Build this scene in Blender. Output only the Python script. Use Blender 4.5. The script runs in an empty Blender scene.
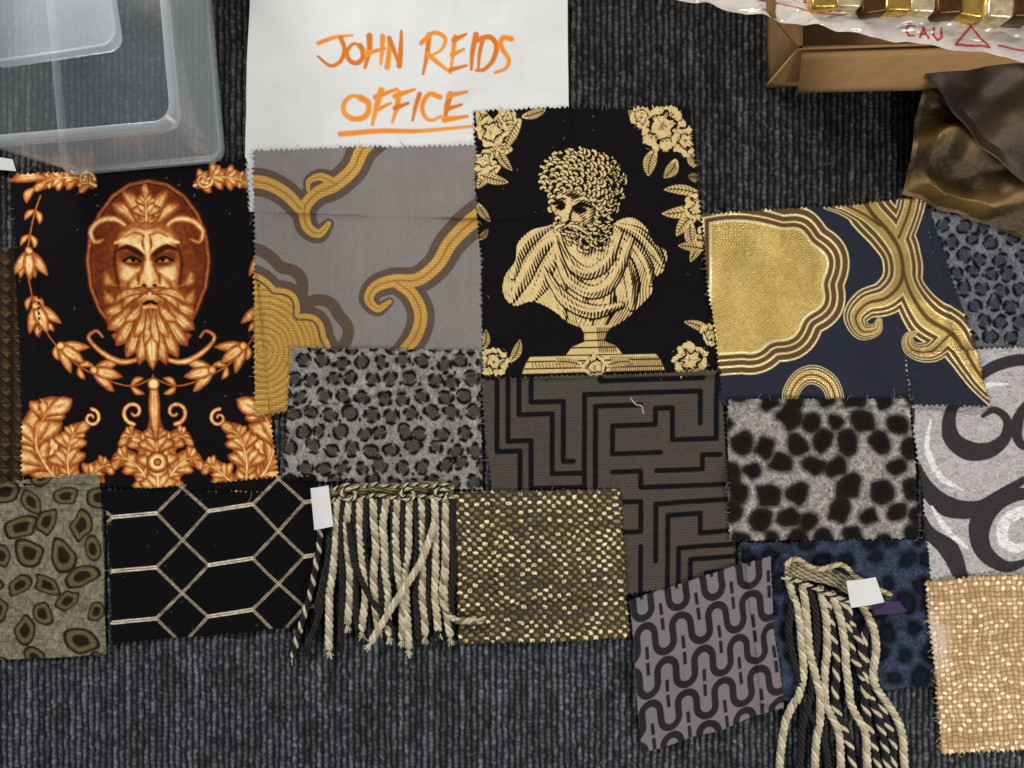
import bpy, math, random
import numpy as np
random.seed(3)
rng=np.random.default_rng(5)
CAMH=0.95
def W(x,y,z=0.0): return ((x-512)/1000.0,(384-y)/1000.0,z/1000.0)
def P(x,y,h):
    "point at height h (mm) that is seen over ground spot x,y"
    k=(CAMH*1000-h)/(CAMH*1000)
    return (512+(x-512)*k,384+(y-384)*k,h)
def lin(c):
    c=np.asarray(c,float)/255.0
    return np.where(c<=0.04045,c/12.92,((c+0.055)/1.055)**2.4)
def sm(x,a,b):
    t=np.clip((x-a)/(b-a),0,1); return t*t*(3-2*t)
def hsh(i,j,s=0):
    n=np.sin(i*127.1+j*311.7+s*74.7)*43758.5453
    return n-np.floor(n)
def vn(x,y,s=0):
    i=np.floor(x);j=np.floor(y);f=x-i;g=y-j
    f=f*f*(3-2*f);g=g*g*(3-2*g)
    a=hsh(i,j,s);b=hsh(i+1,j,s);c=hsh(i,j+1,s);d=hsh(i+1,j+1,s)
    return (a*(1-f)+b*f)*(1-g)+(c*(1-f)+d*f)*g
def fbm(x,y,s=0,o=3):
    r=0;a=.5;t=0
    for k in range(o):
        r=r+a*vn(x*2**k,y*2**k,s+k*7);t+=a;a*=.5
    return r/t
def spl(pts,n=8,closed=False):
    p=np.array(pts,float)
    if len(p)<3 and not closed: return p
    if closed: q=np.vstack([p[-1],p,p[0],p[1]])
    else: q=np.vstack([2*p[0]-p[1],p,2*p[-1]-p[-2]])
    out=[]
    for i in range(1,len(q)-2):
        a,b,c,d=q[i-1],q[i],q[i+1],q[i+2]
        for t in np.arange(n)/n:
            out.append(.5*((2*b)+(-a+c)*t+(2*a-5*b+4*c-d)*t*t+(-a+3*b-3*c+d)*t**3))
    if not closed: out.append(p[-1])
    return np.array(out)
def arcs(pts):
    "closed outline from (x,y,bulge) points, bulging arcs between them"
    out=[];n=len(pts)
    for i in range(n):
        a=np.array(pts[i][:2],float);b=np.array(pts[(i+1)%n][:2],float);bl=pts[(i+1)%n][2]
        d=b-a;L=np.linalg.norm(d)+1e-6;nn=np.array([d[1],-d[0]])/L
        for t in np.arange(8)/8: out.append(a+d*t+nn*bl*4*t*(1-t))
    return np.array(out)
class CV:
    def __init__(s,X,Y,U,V,k):
        s.X=X.ravel();s.Y=Y.ravel();s.U=U.ravel();s.V=V.ravel()
        s.c=np.zeros((s.X.size,k));s.h=np.zeros(s.X.size);s.m=np.zeros(s.X.size)
    def idx(s,p,pad):
        lo=p.min(0)-pad;hi=p.max(0)+pad
        return np.nonzero((s.X>lo[0])&(s.X<hi[0])&(s.Y>lo[1])&(s.Y<hi[1]))[0]
    def put(s,i,a,val,h=None,m=None):
        v=np.asarray(val,float)
        if v.ndim==1 and v.size==i.size and s.c.shape[1]==1: v=v[:,None]
        s.c[i]=s.c[i]*(1-a[:,None])+v*a[:,None]
        if h is not None: s.h[i]=s.h[i]*(1-a)+h*a
        if m is not None: s.m[i]=s.m[i]*(1-a)+m*a
    def sd(s,i,p):
        x=s.X[i];y=s.Y[i];d=np.full(x.shape,1e18);ins=np.zeros(x.shape,bool);n=len(p)
        for k in range(n):
            a=p[k];b=p[(k+1)%n];e=b-a;L=e@e+1e-9
            t=np.clip(((x-a[0])*e[0]+(y-a[1])*e[1])/L,0,1)
            d=np.minimum(d,(x-a[0]-t*e[0])**2+(y-a[1]-t*e[1])**2)
            c=((a[1]>y)!=(b[1]>y))
            if abs(e[1])>1e-9: ins^=c&(x<e[0]*(y-a[1])/e[1]+a[0])
        d=np.sqrt(d);return np.where(ins,-d,d)
    def fill(s,pts,val=None,smooth=True,lo=None,hi=None,g=5,aa=.9,h=None,m=None):
        p=spl(pts,5,True) if smooth else np.array(pts,float)
        i=s.idx(p,2+aa)
        if i.size==0:return
        d=s.sd(i,p);a=np.clip(.5-d/aa,0,1)
        if lo is not None: val=lo+(hi-lo)*sm(-d,0,g)
        s.put(i,a,val,h,m)
    def layers(s,p,ls):
        p=np.array(p,float);i=s.idx(p,14);d=s.sd(i,p)
        for o,cl,m in ls: s.put(i,np.clip(.5-(d+o)/.9,0,1),cl,.3+.2*m,m)
        return i,d
    def sdist(s,i,p,ws):
        x=s.X[i];y=s.Y[i];D=np.full(x.shape,1e9)
        for k in range(len(p)-1):
            a=p[k];e=p[k+1]-a;L=e@e+1e-9
            t=np.clip(((x-a[0])*e[0]+(y-a[1])*e[1])/L,0,1)
            d=np.hypot(x-a[0]-t*e[0],y-a[1]-t*e[1])-(ws[k]*(1-t)+ws[k+1]*t)/2
            D=np.minimum(D,d)
        return D
    def stroke(s,pts,w,val,smooth=True,aa=.9,h=None,m=None,lo=None,hi=None,al=1):
        p=spl(pts,6) if smooth else np.array(pts,float)
        if np.isscalar(w): ws=np.full(len(p),float(w))
        else: ws=np.interp(np.linspace(0,1,len(p)),np.linspace(0,1,len(w)),w)
        i=s.idx(p,ws.max()/2+2+aa)
        if i.size==0:return
        D=s.sdist(i,p,ws)
        if lo is not None: val=lo+(hi-lo)*sm(-D,0,ws.max()/2)
        s.put(i,np.clip(.5-D/aa,0,1)*al,val,h,m)
    def bands(s,paths,ls,hk=.25):
        for k,cl,m in ls:
            for pts,w in paths:
                w=np.array(w,float);s.stroke(pts,list(w*k),cl,m=m,h=.3+hk*m)
    def ell(s,cx,cy,rx,ry,val=None,**k):
        t=np.linspace(0,2*math.pi,20,endpoint=False)
        s.fill(np.c_[cx+rx*np.cos(t),cy+ry*np.sin(t)],val,smooth=False,**k)
def ramp(T,stops):
    ps=[a for a,_ in stops];cs=np.array([lin(c) for _,c in stops])
    return np.stack([np.interp(T,ps,cs[:,k]) for k in range(3)],1)
def mixc(c,col,a):
    return c*(1-a[:,None])+np.asarray(col)*a[:,None]
def inside(poly,x,y):
    ins=False;n=len(poly)
    for k in range(n):
        a=poly[k];b=poly[(k+1)%n]
        if (a[1]>y)!=(b[1]>y) and x<(b[0]-a[0])*(y-a[1])/(b[1]-a[1])+a[0]: ins=not ins
    return ins

# ------------------------------------------------ materials
def newmat(name):
    m=bpy.data.materials.new(name);m.use_nodes=True
    nt=m.node_tree;b=nt.nodes["Principled BSDF"];return m,nt,b
def fabric(name,rough=.85,sheen=0,weave=0,wstr=.3,noise=900,nstr=.3,cvar=.25,spec=.2,metal=0,mrough=.42):
    m,nt,b=newmat(name);N=nt.nodes;L=nt.links
    at=N.new("ShaderNodeAttribute");at.attribute_name="Col"
    tc=N.new("ShaderNodeTexCoord")
    nz=N.new("ShaderNodeTexNoise");nz.inputs["Scale"].default_value=noise;nz.inputs["Detail"].default_value=3
    L.new(tc.outputs["Object"],nz.inputs["Vector"])
    mr=N.new("ShaderNodeMapRange");mr.inputs["From Min"].default_value=.3;mr.inputs["From Max"].default_value=.7
    mr.inputs["To Min"].default_value=1-cvar;mr.inputs["To Max"].default_value=1+cvar
    L.new(nz.outputs["Fac"],mr.inputs["Value"])
    mx=N.new("ShaderNodeVectorMath");mx.operation='SCALE'
    L.new(at.outputs["Color"],mx.inputs[0]);L.new(mr.outputs["Result"],mx.inputs["Scale"])
    L.new(mx.outputs[0],b.inputs["Base Color"])
    bp=N.new("ShaderNodeBump");bp.inputs["Strength"].default_value=nstr;bp.inputs["Distance"].default_value=.001
    L.new(nz.outputs["Fac"],bp.inputs["Height"])
    last=bp
    if weave:
        ws=[]
        for d in("X","Y"):
            w=N.new("ShaderNodeTexWave");w.wave_type='BANDS';w.bands_direction=d
            w.inputs["Scale"].default_value=.314/(weave/1000);w.inputs["Distortion"].default_value=.6
            w.inputs["Detail"].default_value=1
            L.new(tc.outputs["Object"],w.inputs["Vector"]);ws.append(w)
        ad=N.new("ShaderNodeMath");ad.operation='ADD'
        L.new(ws[0].outputs["Fac"],ad.inputs[0]);L.new(ws[1].outputs["Fac"],ad.inputs[1])
        b2=N.new("ShaderNodeBump");b2.inputs["Strength"].default_value=wstr;b2.inputs["Distance"].default_value=.0006
        L.new(ad.outputs[0],b2.inputs["Height"]);L.new(bp.outputs[0],b2.inputs["Normal"]);last=b2
    L.new(last.outputs[0],b.inputs["Normal"])
    b.inputs["Roughness"].default_value=rough
    b.inputs["Specular IOR Level"].default_value=spec
    if sheen:
        b.inputs["Sheen Weight"].default_value=sheen;b.inputs["Sheen Roughness"].default_value=.4
    if metal:
        ml=N.new("ShaderNodeMath");ml.operation='MULTIPLY';ml.inputs[1].default_value=metal
        L.new(at.outputs["Alpha"],ml.inputs[0]);L.new(ml.outputs[0],b.inputs["Metallic"])
        r2=N.new("ShaderNodeMapRange");r2.inputs["To Min"].default_value=rough;r2.inputs["To Max"].default_value=mrough
        L.new(at.outputs["Alpha"],r2.inputs["Value"]);L.new(r2.outputs["Result"],b.inputs["Roughness"])
    return m
def simple(name,col,rough=.6,metal=0,noise=200,bump=.1,cvar=.1,spec=.3):
    m,nt,b=newmat(name);N=nt.nodes;L=nt.links
    tc=N.new("ShaderNodeTexCoord");nz=N.new("ShaderNodeTexNoise");nz.inputs["Scale"].default_value=noise;nz.inputs["Detail"].default_value=4
    L.new(tc.outputs["Object"],nz.inputs["Vector"])
    cr=N.new("ShaderNodeValToRGB");c=lin(col)
    cr.color_ramp.elements[0].position=.3;cr.color_ramp.elements[1].position=.7
    cr.color_ramp.elements[0].color=(*np.clip(c*(1-cvar),0,1),1);cr.color_ramp.elements[1].color=(*np.clip(c*(1+cvar),0,1),1)
    L.new(nz.outputs["Fac"],cr.inputs["Fac"]);L.new(cr.outputs["Color"],b.inputs["Base Color"])
    bp=N.new("ShaderNodeBump");bp.inputs["Strength"].default_value=bump;bp.inputs["Distance"].default_value=.001
    L.new(nz.outputs["Fac"],bp.inputs["Height"]);L.new(bp.outputs[0],b.inputs["Normal"])
    b.inputs["Roughness"].default_value=rough;b.inputs["Metallic"].default_value=metal
    b.inputs["Specular IOR Level"].default_value=spec
    return m
VELVET=fabric("printed_velvet",.9,.05,0,0,1200,.35,.2,.12)
JACQ=fabric("jacquard_weave",.7,0,1.6,.35,900,.2,.12,.25,metal=.6,mrough=.32)
FUR=fabric("velour_pile",.95,.08,0,0,700,.8,.4,.1)
RIB=fabric("ribbed_cotton",.9,0,2.2,.5,900,.3,.2,.12)
METW=fabric("metallic_basket_weave",.55,0,0,0,1500,.5,.3,.4,metal=.85,mrough=.26)
LINEN=fabric("heavy_linen",.75,0,0,0,1500,.5,.25,.3,metal=.4)
PAPER=fabric("white_paper",.7,0,0,0,60,.03,.015,.25)
CARPET=fabric("loop_pile_carpet",.95,0,0,0,1300,.7,.35,.08)
SATIN=fabric("bronze_satin",.38,0,.9,.2,700,.15,.15,.5,metal=.8,mrough=.33)
CORDM=fabric("twisted_cord",.6,0,0,0,1800,.5,.2,.35)

COL=bpy.context.scene.collection
def finish(ob,label=None,cat=None,kind=None,group=None,parent=None):
    if ob.name not in COL.objects: COL.objects.link(ob)
    if label: ob["label"]=label
    if cat: ob["category"]=cat
    if kind: ob["kind"]=kind
    if group: ob["group"]=group
    if parent:
        ob.parent=parent;ob.matrix_parent_inverse=parent.matrix_world.inverted()
    return ob
def setcol(me,cols,alpha=None):
    a=me.color_attributes.new("Col",'FLOAT_COLOR','POINT')
    n=len(me.vertices);d=np.ones((n,4),np.float32);d[:,:3]=np.clip(cols,0,1)
    d[:,3]=0 if alpha is None else np.clip(alpha,0,1)
    a.data.foreach_set("color",d.ravel())
def rawmesh(name,V,F,mat,cols=None,alpha=None,smooth=True,origin=None):
    V=np.asarray(V,float)
    if origin is None:
        origin=np.array([V[:,0].mean(),V[:,1].mean(),V[:,2].min()])
    me=bpy.data.meshes.new(name)
    V2=(V-origin).astype(np.float32)
    F=np.asarray(F,np.int32)
    k=F.shape[1];me.vertices.add(len(V2));me.vertices.foreach_set("co",V2.ravel())
    me.loops.add(F.size);me.loops.foreach_set("vertex_index",F.ravel())
    me.polygons.add(len(F));me.polygons.foreach_set("loop_start",np.arange(0,F.size,k,dtype=np.int32))
    me.update(calc_edges=True)
    me.validate()
    if smooth: me.polygons.foreach_set("use_smooth",np.ones(len(me.polygons),bool))
    if cols is not None:
        if np.asarray(cols).ndim==1: cols=np.tile(cols,(len(V),1))
        setcol(me,cols,alpha)
    me.materials.append(mat)
    ob=bpy.data.objects.new(name,me);ob.location=origin
    COL.objects.link(ob);bpy.context.view_layer.update()
    return ob
def gridfaces(nv,nu,off=0):
    i=np.arange(nv*nu).reshape(nv,nu)+off
    return np.stack([i[:-1,:-1],i[1:,:-1],i[1:,1:],i[:-1,1:]],-1).reshape(-1,4)

# ------------------------------------------------ height map of the pile
OFF=140
HM=np.zeros((768+2*OFF,1024+2*OFF))
def HS(x,y):
    i=np.clip(np.round(y).astype(int)+OFF,0,HM.shape[0]-1);j=np.clip(np.round(x).astype(int)+OFF,0,HM.shape[1]-1)
    return HM[i,j]
def blur(a,r):
    for ax in(0,1):
        for _ in range(2):
            p=np.pad(a,[(r+1,r) if k==ax else (0,0) for k in(0,1)],mode='edge')
            c=np.cumsum(p,ax)
            n=a.shape[ax]
            if ax==0:a=(c[2*r+1:2*r+1+n]-c[:n])/(2*r+1)
            else:a=(c[:,2*r+1:2*r+1+n]-c[:,:n])/(2*r+1)
    return a
def tri(s,p): 
    f=(s/p)%1.0
    return 1-np.abs(2*f-1)
def tube(path,rad,ns=7):
    p=np.asarray(path,float);n=len(p);t=np.gradient(p,axis=0);t/=np.linalg.norm(t,axis=1)[:,None]+1e-9
    up=np.array([0,0,1.]);s=np.cross(t,up);s/=np.linalg.norm(s,axis=1)[:,None]+1e-9;b=np.cross(s,t)
    r=np.broadcast_to(rad,(n,)).astype(float)
    a=np.linspace(0,2*np.pi,ns,endpoint=False)
    V=(p[:,None]+r[:,None,None]*(np.cos(a)[None,:,None]*s[:,None]+np.sin(a)[None,:,None]*b[:,None])).reshape(-1,3)
    i=np.arange(n*ns).reshape(n,ns);j=np.roll(i,-1,1)
    F=np.stack([i[:-1],i[1:],j[1:],j[:-1]],-1).reshape(-1,4)
    return V,F
SEED=[0]
def cloth(name,label,cat,q,paint,mat,k=3,res=.75,pink=2.4,thick=1.1,wr=1.2,bow=1.6,group="fabric samples laid out on the carpet",curl=0,fray=0,fcol=(150,140,120)):
    SEED[0]+=1;sd=SEED[0]*13.7
    tl,tr,br,bl=[np.array(a,float) for a in q]
    lu=max(np.linalg.norm(tr-tl),np.linalg.norm(br-bl));lv=max(np.linalg.norm(bl-tl),np.linalg.norm(br-tr))
    nu=int(lu/res)+1;nv=int(lv/res)+1
    u=np.linspace(0,1,nu)[None,:];v=np.linspace(0,1,nv)[:,None]
    X=(tl[0]*(1-u)+tr[0]*u)*(1-v)+(bl[0]*(1-u)+br[0]*u)*v
    Y=(tl[1]*(1-u)+tr[1]*u)*(1-v)+(bl[1]*(1-u)+br[1]*u)*v
    X=X+bow*2*(vn(X/70,Y/70,sd)-.5);Y=Y+bow*2*(vn(X/70,Y/70,sd+5)-.5)
    U=u*lu+0*v;V=v*lv+0*u
    cv=CV(X,Y,U,V,k);cv.res=res
    out=paint(cv)
    if out is None: out=cv.c
    hs=HS(X,Y)
    r=max(2,int(5/res))
    Z=blur(np.maximum(hs,blur(hs,r)),max(2,int(2/res)))
    Z=np.maximum(Z,hs)+thick
    wv=fbm(X/60,Y/60,sd+2,2);wv=np.clip(wv-.35,0,1)*wr*6
    edge=np.minimum(np.minimum(U,lu-U),np.minimum(V,lv-V))
    Z=Z+wv+(curl+2.2)*np.exp(-edge/6)*np.clip(vn(X/35,Y/35,sd+8)-.3,0,1)
    ii=np.clip(np.round(Y).astype(int)+OFF,0,HM.shape[0]-1);jj=np.clip(np.round(X).astype(int)+OFF,0,HM.shape[1]-1)
    np.maximum.at(HM,(ii,jj),Z+cv.h.reshape(Z.shape))
    Z=Z+cv.h.reshape(Z.shape)
    eu=(tr-tl)/np.linalg.norm(tr-tl);ev=(bl-tl)/np.linalg.norm(bl-tl)
    if pink:
        def pushed(sl,s,dx,dy):
            jit=.55+.9*hsh(np.floor(s/5.2),np.zeros_like(s),sd)
            t=tri(s+1.2*vn(s/20,s*0,sd),5.2)*pink*jit
            X[sl]+=dx*t;Y[sl]+=dy*t
        pushed((0,slice(None)),U[0].copy(),-ev[0],-ev[1])
        pushed((-1,slice(None)),U[-1].copy(),ev[0],ev[1])
        pushed((slice(None),0),V[:,0].copy(),-eu[0],-eu[1])
        pushed((slice(None),-1),V[:,-1].copy(),eu[0],eu[1])
    Vt=np.stack([(X.ravel()-512)/1000,(384-Y.ravel())/1000,Z.ravel()/1000],1)
    F=gridfaces(nv,nu)
    i=np.arange(nv*nu).reshape(nv,nu)
    ring=np.concatenate([i[0,:],i[1:,-1],i[-1,-2::-1],i[-2:0:-1,0]])
    sk=Vt[ring].copy();sk[:,2]-=thick*.8/1000
    o=len(Vt);n=len(ring);a=np.arange(n);b=(a+1)%n
    F2=np.stack([ring[a],ring[b],o+b,o+a],1)
    cols=np.vstack([out,out[ring]*.6]);al=np.concatenate([cv.m,cv.m[ring]])
    VV=[Vt,sk];FF=[F,F2];CC=[cols];AA=[al];o=len(Vt)+len(sk)
    r=random.Random(int(sd*10))
    for _ in range(fray):   # loose threads along the cut edge
        kk=r.randrange(n);p0=Vt[ring[kk]]*1000
        side=(-ev if kk<nu else eu if kk<nu+nv-1 else ev if kk<2*nu+nv-2 else -eu)
        od=np.array([side[0],-side[1],0.]);td=np.array([-od[1],od[0],0.])
        L=r.uniform(2,6)*(2 if r.random()<.08 else 1);b1=r.uniform(-5,5)
        q=np.array([p0-od*1.5,p0+od*L*.5+td*b1*.2,p0+od*L+td*b1]);q[:,2]=p0[2]+np.array([0,.3,-.4])
        tv,tf=tube(spl(q,4),.22,4);VV.append(tv/1000);FF.append(tf+o);o+=len(tv)
        CC.append(np.tile(lin(fcol)*r.uniform(.5,1),(len(tv),1)));AA.append(np.zeros(len(tv)))
    ob=rawmesh(name,np.vstack(VV),np.vstack(FF),mat,np.vstack(CC),np.concatenate(AA))
    return finish(ob,label,cat,group=group)
def specks(cv,c,n,col,s=.6,seed=1):
    r=random.Random(seed);x0,x1,y0,y1=cv.X.min(),cv.X.max(),cv.Y.min(),cv.Y.max()
    save=cv.c;cv.c=c
    for _ in range(n):
        x=r.uniform(x0,x1);y=r.uniform(y0,y1);a=r.uniform(0,6.28);l=r.uniform(.2,2.5)
        cv.stroke([(x,y),(x+l*math.cos(a),y+l*math.sin(a))],s*r.uniform(.5,1.1),lin(col),smooth=False,al=.7)
    c2=cv.c;cv.c=save;return c2

# ------------------------------------------------ carpet
def carpet():
    fx=np.arange(-45,1070,.95);fy=np.arange(-45,815,1.2)
    xs=np.concatenate([np.arange(-800,-45,14),fx,np.arange(1075,1850,14)])
    ys=np.concatenate([np.arange(-700,-45,14),fy,np.arange(820,1500,14)])
    X,Y=np.meshgrid(xs,ys)
    wx=X+1.6*(fbm(X/40,Y/60,91)-.5)+1.8*(vn(X/5,Y/6,92)-.5)
    rib=wx/6.2;ri=np.floor(rib);f=rib-ri
    prof=np.sin(np.pi*f)
    yy=Y/5.0+hsh(ri,ri*0,4)*3+1.0*vn(X/7,Y/11,12);yi=np.floor(yy);g=yy-yi
    loop=np.sin(np.pi*g)**.7
    rnd=hsh(ri,yi,8);long=vn(Y/22+ri*7.3,ri*3.1,17);kind=hsh(ri,ri*0,21)
    Z=2.2*prof*(.6+.4*loop)+1.1*(rnd-.5)*prof+.6*(vn(X/2,Y/2.5,6)-.5)
    b=prof**1.6*(.4+.6*loop)*(.35+.8*rnd)*(.45+.8*long)*(.7+.5*kind)
    b=b*(.45+1.1*vn(X/2.,Y/2.4,33))
    lo=lin((19,20,23));hi=lin((100,105,111))
    C=lo+(hi-lo)*np.clip(b*1.3,0,1.5)[...,None]
    wmask=sm(Y,520,80)  # dimmer, warmer light towards the far end, put into the carpet colour
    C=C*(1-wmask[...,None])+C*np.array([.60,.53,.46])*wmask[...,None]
    sp=(hsh(X*1.7,Y*2.3,55)>.9987)[...,None]
    C=np.where(sp,lin((120,120,118)),C)
    Vt=np.stack([(X.ravel()-512)/1000,(384-Y.ravel())/1000,(Z.ravel()-3.0)/1000],1)
    ob=rawmesh("carpet_floor",Vt,gridfaces(*X.shape),CARPET,C.reshape(-1,3),origin=np.array([0,0,0.]))
    finish(ob,"dark charcoal ribbed loop pile carpet floor","floor",kind="structure")
carpet()

# ------------------------------------------------ paper with hand-lettering
def p_paper(cv):
    cv.c[:]=lin((214,215,214))
    o=lin((208,116,28));o2=lin((226,146,56))
    def s(pts,w=4.8,dx=0): 
        w=w*random.uniform(.8,1.15);c=o if random.random()<.5 else o2
        p=[(x+dx+random.uniform(-.8,.8),y+random.uniform(-.8,.8)) for x,y in pts]
        cv.stroke(p,[w*1.15,w,w*.6],c,aa=1.1)
        q=p[:max(2,len(p)//2+1)];cv.stroke(q,w*.4,lin((196,98,16)),al=.35,aa=1.6)
    s([(320,45),(336,40),(354,37)]);s([(341,40),(345,52),(341,64),(331,67),(319,58)])
    t=np.linspace(-1.0,5.2,9);s(np.c_[356+8*np.cos(t),55+9*np.sin(t)])
    s([(370,38),(370,52),(366,69)]);s([(383,37),(382,52),(381,66)]);s([(367,55),(385,50)])
    s([(388,69),(389,52),(390,39)]);s([(390,39),(394,53),(399,66)]);s([(399,66),(401,50),(402,33)])
    d=2
    s([(428,36),(425,56),(422,74)],dx=d);s([(419,44),(432,34),(443,39),(440,50),(427,57)],dx=d);s([(427,56),(437,65),(449,75)],dx=d)
    s([(455,38),(452,55),(450,72)],dx=d-1);s([(453,41),(466,36)],dx=d-1);s([(452,56),(463,51)],dx=d-1);s([(450,71),(466,67)],dx=d-1)
    s([(474,35),(471,54),(469,71)],dx=d)
    s([(481,40),(478,55),(476,70)],dx=d);s([(475,41),(487,38),(495,48),(491,62),(482,70),(475,72)],dx=d)
    s([(509,40),(502,39),(498,46),(503,54),(507,61),(503,70),(494,73)],dx=d)
    t=np.linspace(-1.2,5.1,9);s(np.c_[356+12.5*np.cos(t),108+11.5*np.sin(t)],5.2)
    s([(381,91),(377,108),(373,125)],5.2);s([(376,97),(397,90)],5.2);s([(376,110),(391,104)],5.2)
    s([(400,93),(396,108),(392,123)],5.2);s([(396,97),(415,90)],5.2);s([(395,109),(409,104)],5.2)
    s([(419,94),(416,108),(413,121)],5.2)
    s([(440,98),(430,95),(423,105),(424,116),(432,121),(442,116)],5.2)
    s([(450,95),(447,108),(445,121)],5.2);s([(449,97),(467,92)],5.2);s([(447,109),(461,105)],5.2);s([(445,120),(468,116)],5.2)
    s([(340,134),(380,131),(420,131),(473,127)],5)
    return cv.c
cloth("paper_sheet","white paper sheet with orange handwritten office note on the carpet","paper",
      [(251,-8),(567,2),(571,222),(244,212)],p_paper,PAPER,res=.6,pink=0,thick=.6,wr=1.6,bow=.4,group="")

# ------------------------------------------------ painters
def p_triangles(cv):
    X,Y=cv.X,cv.Y;a=(X%13)/13;b=(Y%13)/13
    t=np.where(a+b<1,np.where(a>b,.8,.35),np.where(a>b,.15,.55))
    line=np.minimum(np.minimum(a,b),np.abs(a-b)*.7);t=t*sm(line,0,.08)
    g=.75+.5*hsh(X,Y,1)
    return ramp(t*g,[(0,(18,14,12)),(.5,(54,40,26)),(1,(98,76,46))])
cloth("fabric_sample","brown sample woven with small gold triangles on the carpet","fabric sample",[(-60,250),(38,250),(40,486),(-60,488)],p_triangles,RIB,res=1)

def leafpts(p0,p1,w,bend=0,n=9,rd=1.0):
    p0=np.array(p0,float);p1=np.array(p1,float);d=p1-p0;L=np.linalg.norm(d);nrm=np.array([-d[1],d[0]])/(L+1e-6)
    t=np.linspace(0,1,n);c=p0+np.outer(t,d)+np.outer(4*t*(1-t)*bend,nrm)
    ww=w/2*np.sin(np.pi*np.clip(t**rd*.95+.04,0,1))**.7
    return c,np.vstack([c+ww[:,None]*nrm,(c-ww[:,None]*nrm)[::-1]])
def leaf(cv,p0,p1,w,bend=0,lo=.40,hi=.9,spine=.56,g=6,rd=1.0):
    c,p=leafpts(p0,p1,w,bend,9,rd);cv.fill(p,lo=lo,hi=hi,g=min(g,w*.5),aa=1.3)
    if spine: cv.stroke(c[1:-1],[.4,1.5,.4],spine,aa=1.8,al=.8)
def lobe_leaf(cv,path,W0,n=6,lo=.38,hi=.93):
    "big curling acanthus leaf: rounded lobes on both sides of a curved rib"
    c=spl(path,8);m=len(c);T=np.gradient(c,axis=0);T/=np.linalg.norm(T,axis=1)[:,None]
    t=np.linspace(0,1,m);ww=W0*.34*np.sin(np.pi*np.clip(t*.9+.08,0,1))**.6
    nn=np.c_[-T[:,1],T[:,0]]
    cv.fill(np.vstack([c+nn*ww[:,None],(c-nn*ww[:,None])[::-1]]),smooth=False,lo=lo,hi=.75,g=7)
    for k in range(n):
        f=.06+.8*k/n;i=int(f*(m-1));sz=W0*(.45+.55*math.sin(math.pi*min(1,f+.25)))
        for s in(-1,1):
            b=c[i];e=b+T[i]*sz*.42+nn[i]*s*sz*.58
            leaf(cv,b,e,sz*.40,-s*sz*.10,lo,hi,spine=.58,rd=1.6,g=8)
            e3=b+T[i]*sz*.62+nn[i]*s*sz*.34
            leaf(cv,b+T[i]*2,e3,sz*.28,-s*sz*.06,lo+.08,hi*.95,spine=None,rd=1.6,g=8)
    leaf(cv,c[int(m*.7)],c[-1]+T[-1]*W0*.12,W0*.34,0,lo,hi,rd=1.3)
    cv.stroke(c[:-2],[3.4,2.4,1.],lo=.6,hi=1,val=0,smooth=False)
def spiral(cv,cx,cy,r,turns,a0,dr,w,**k):
    t=np.linspace(0,1,16);a=a0+dr*turns*2*math.pi*t;rr=r*(1-.8*t)
    cv.stroke(np.c_[cx+rr*np.cos(a),cy+rr*np.sin(a)],[w,w*.9,w*.7],0,lo=.4,hi=.92,**k)
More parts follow.
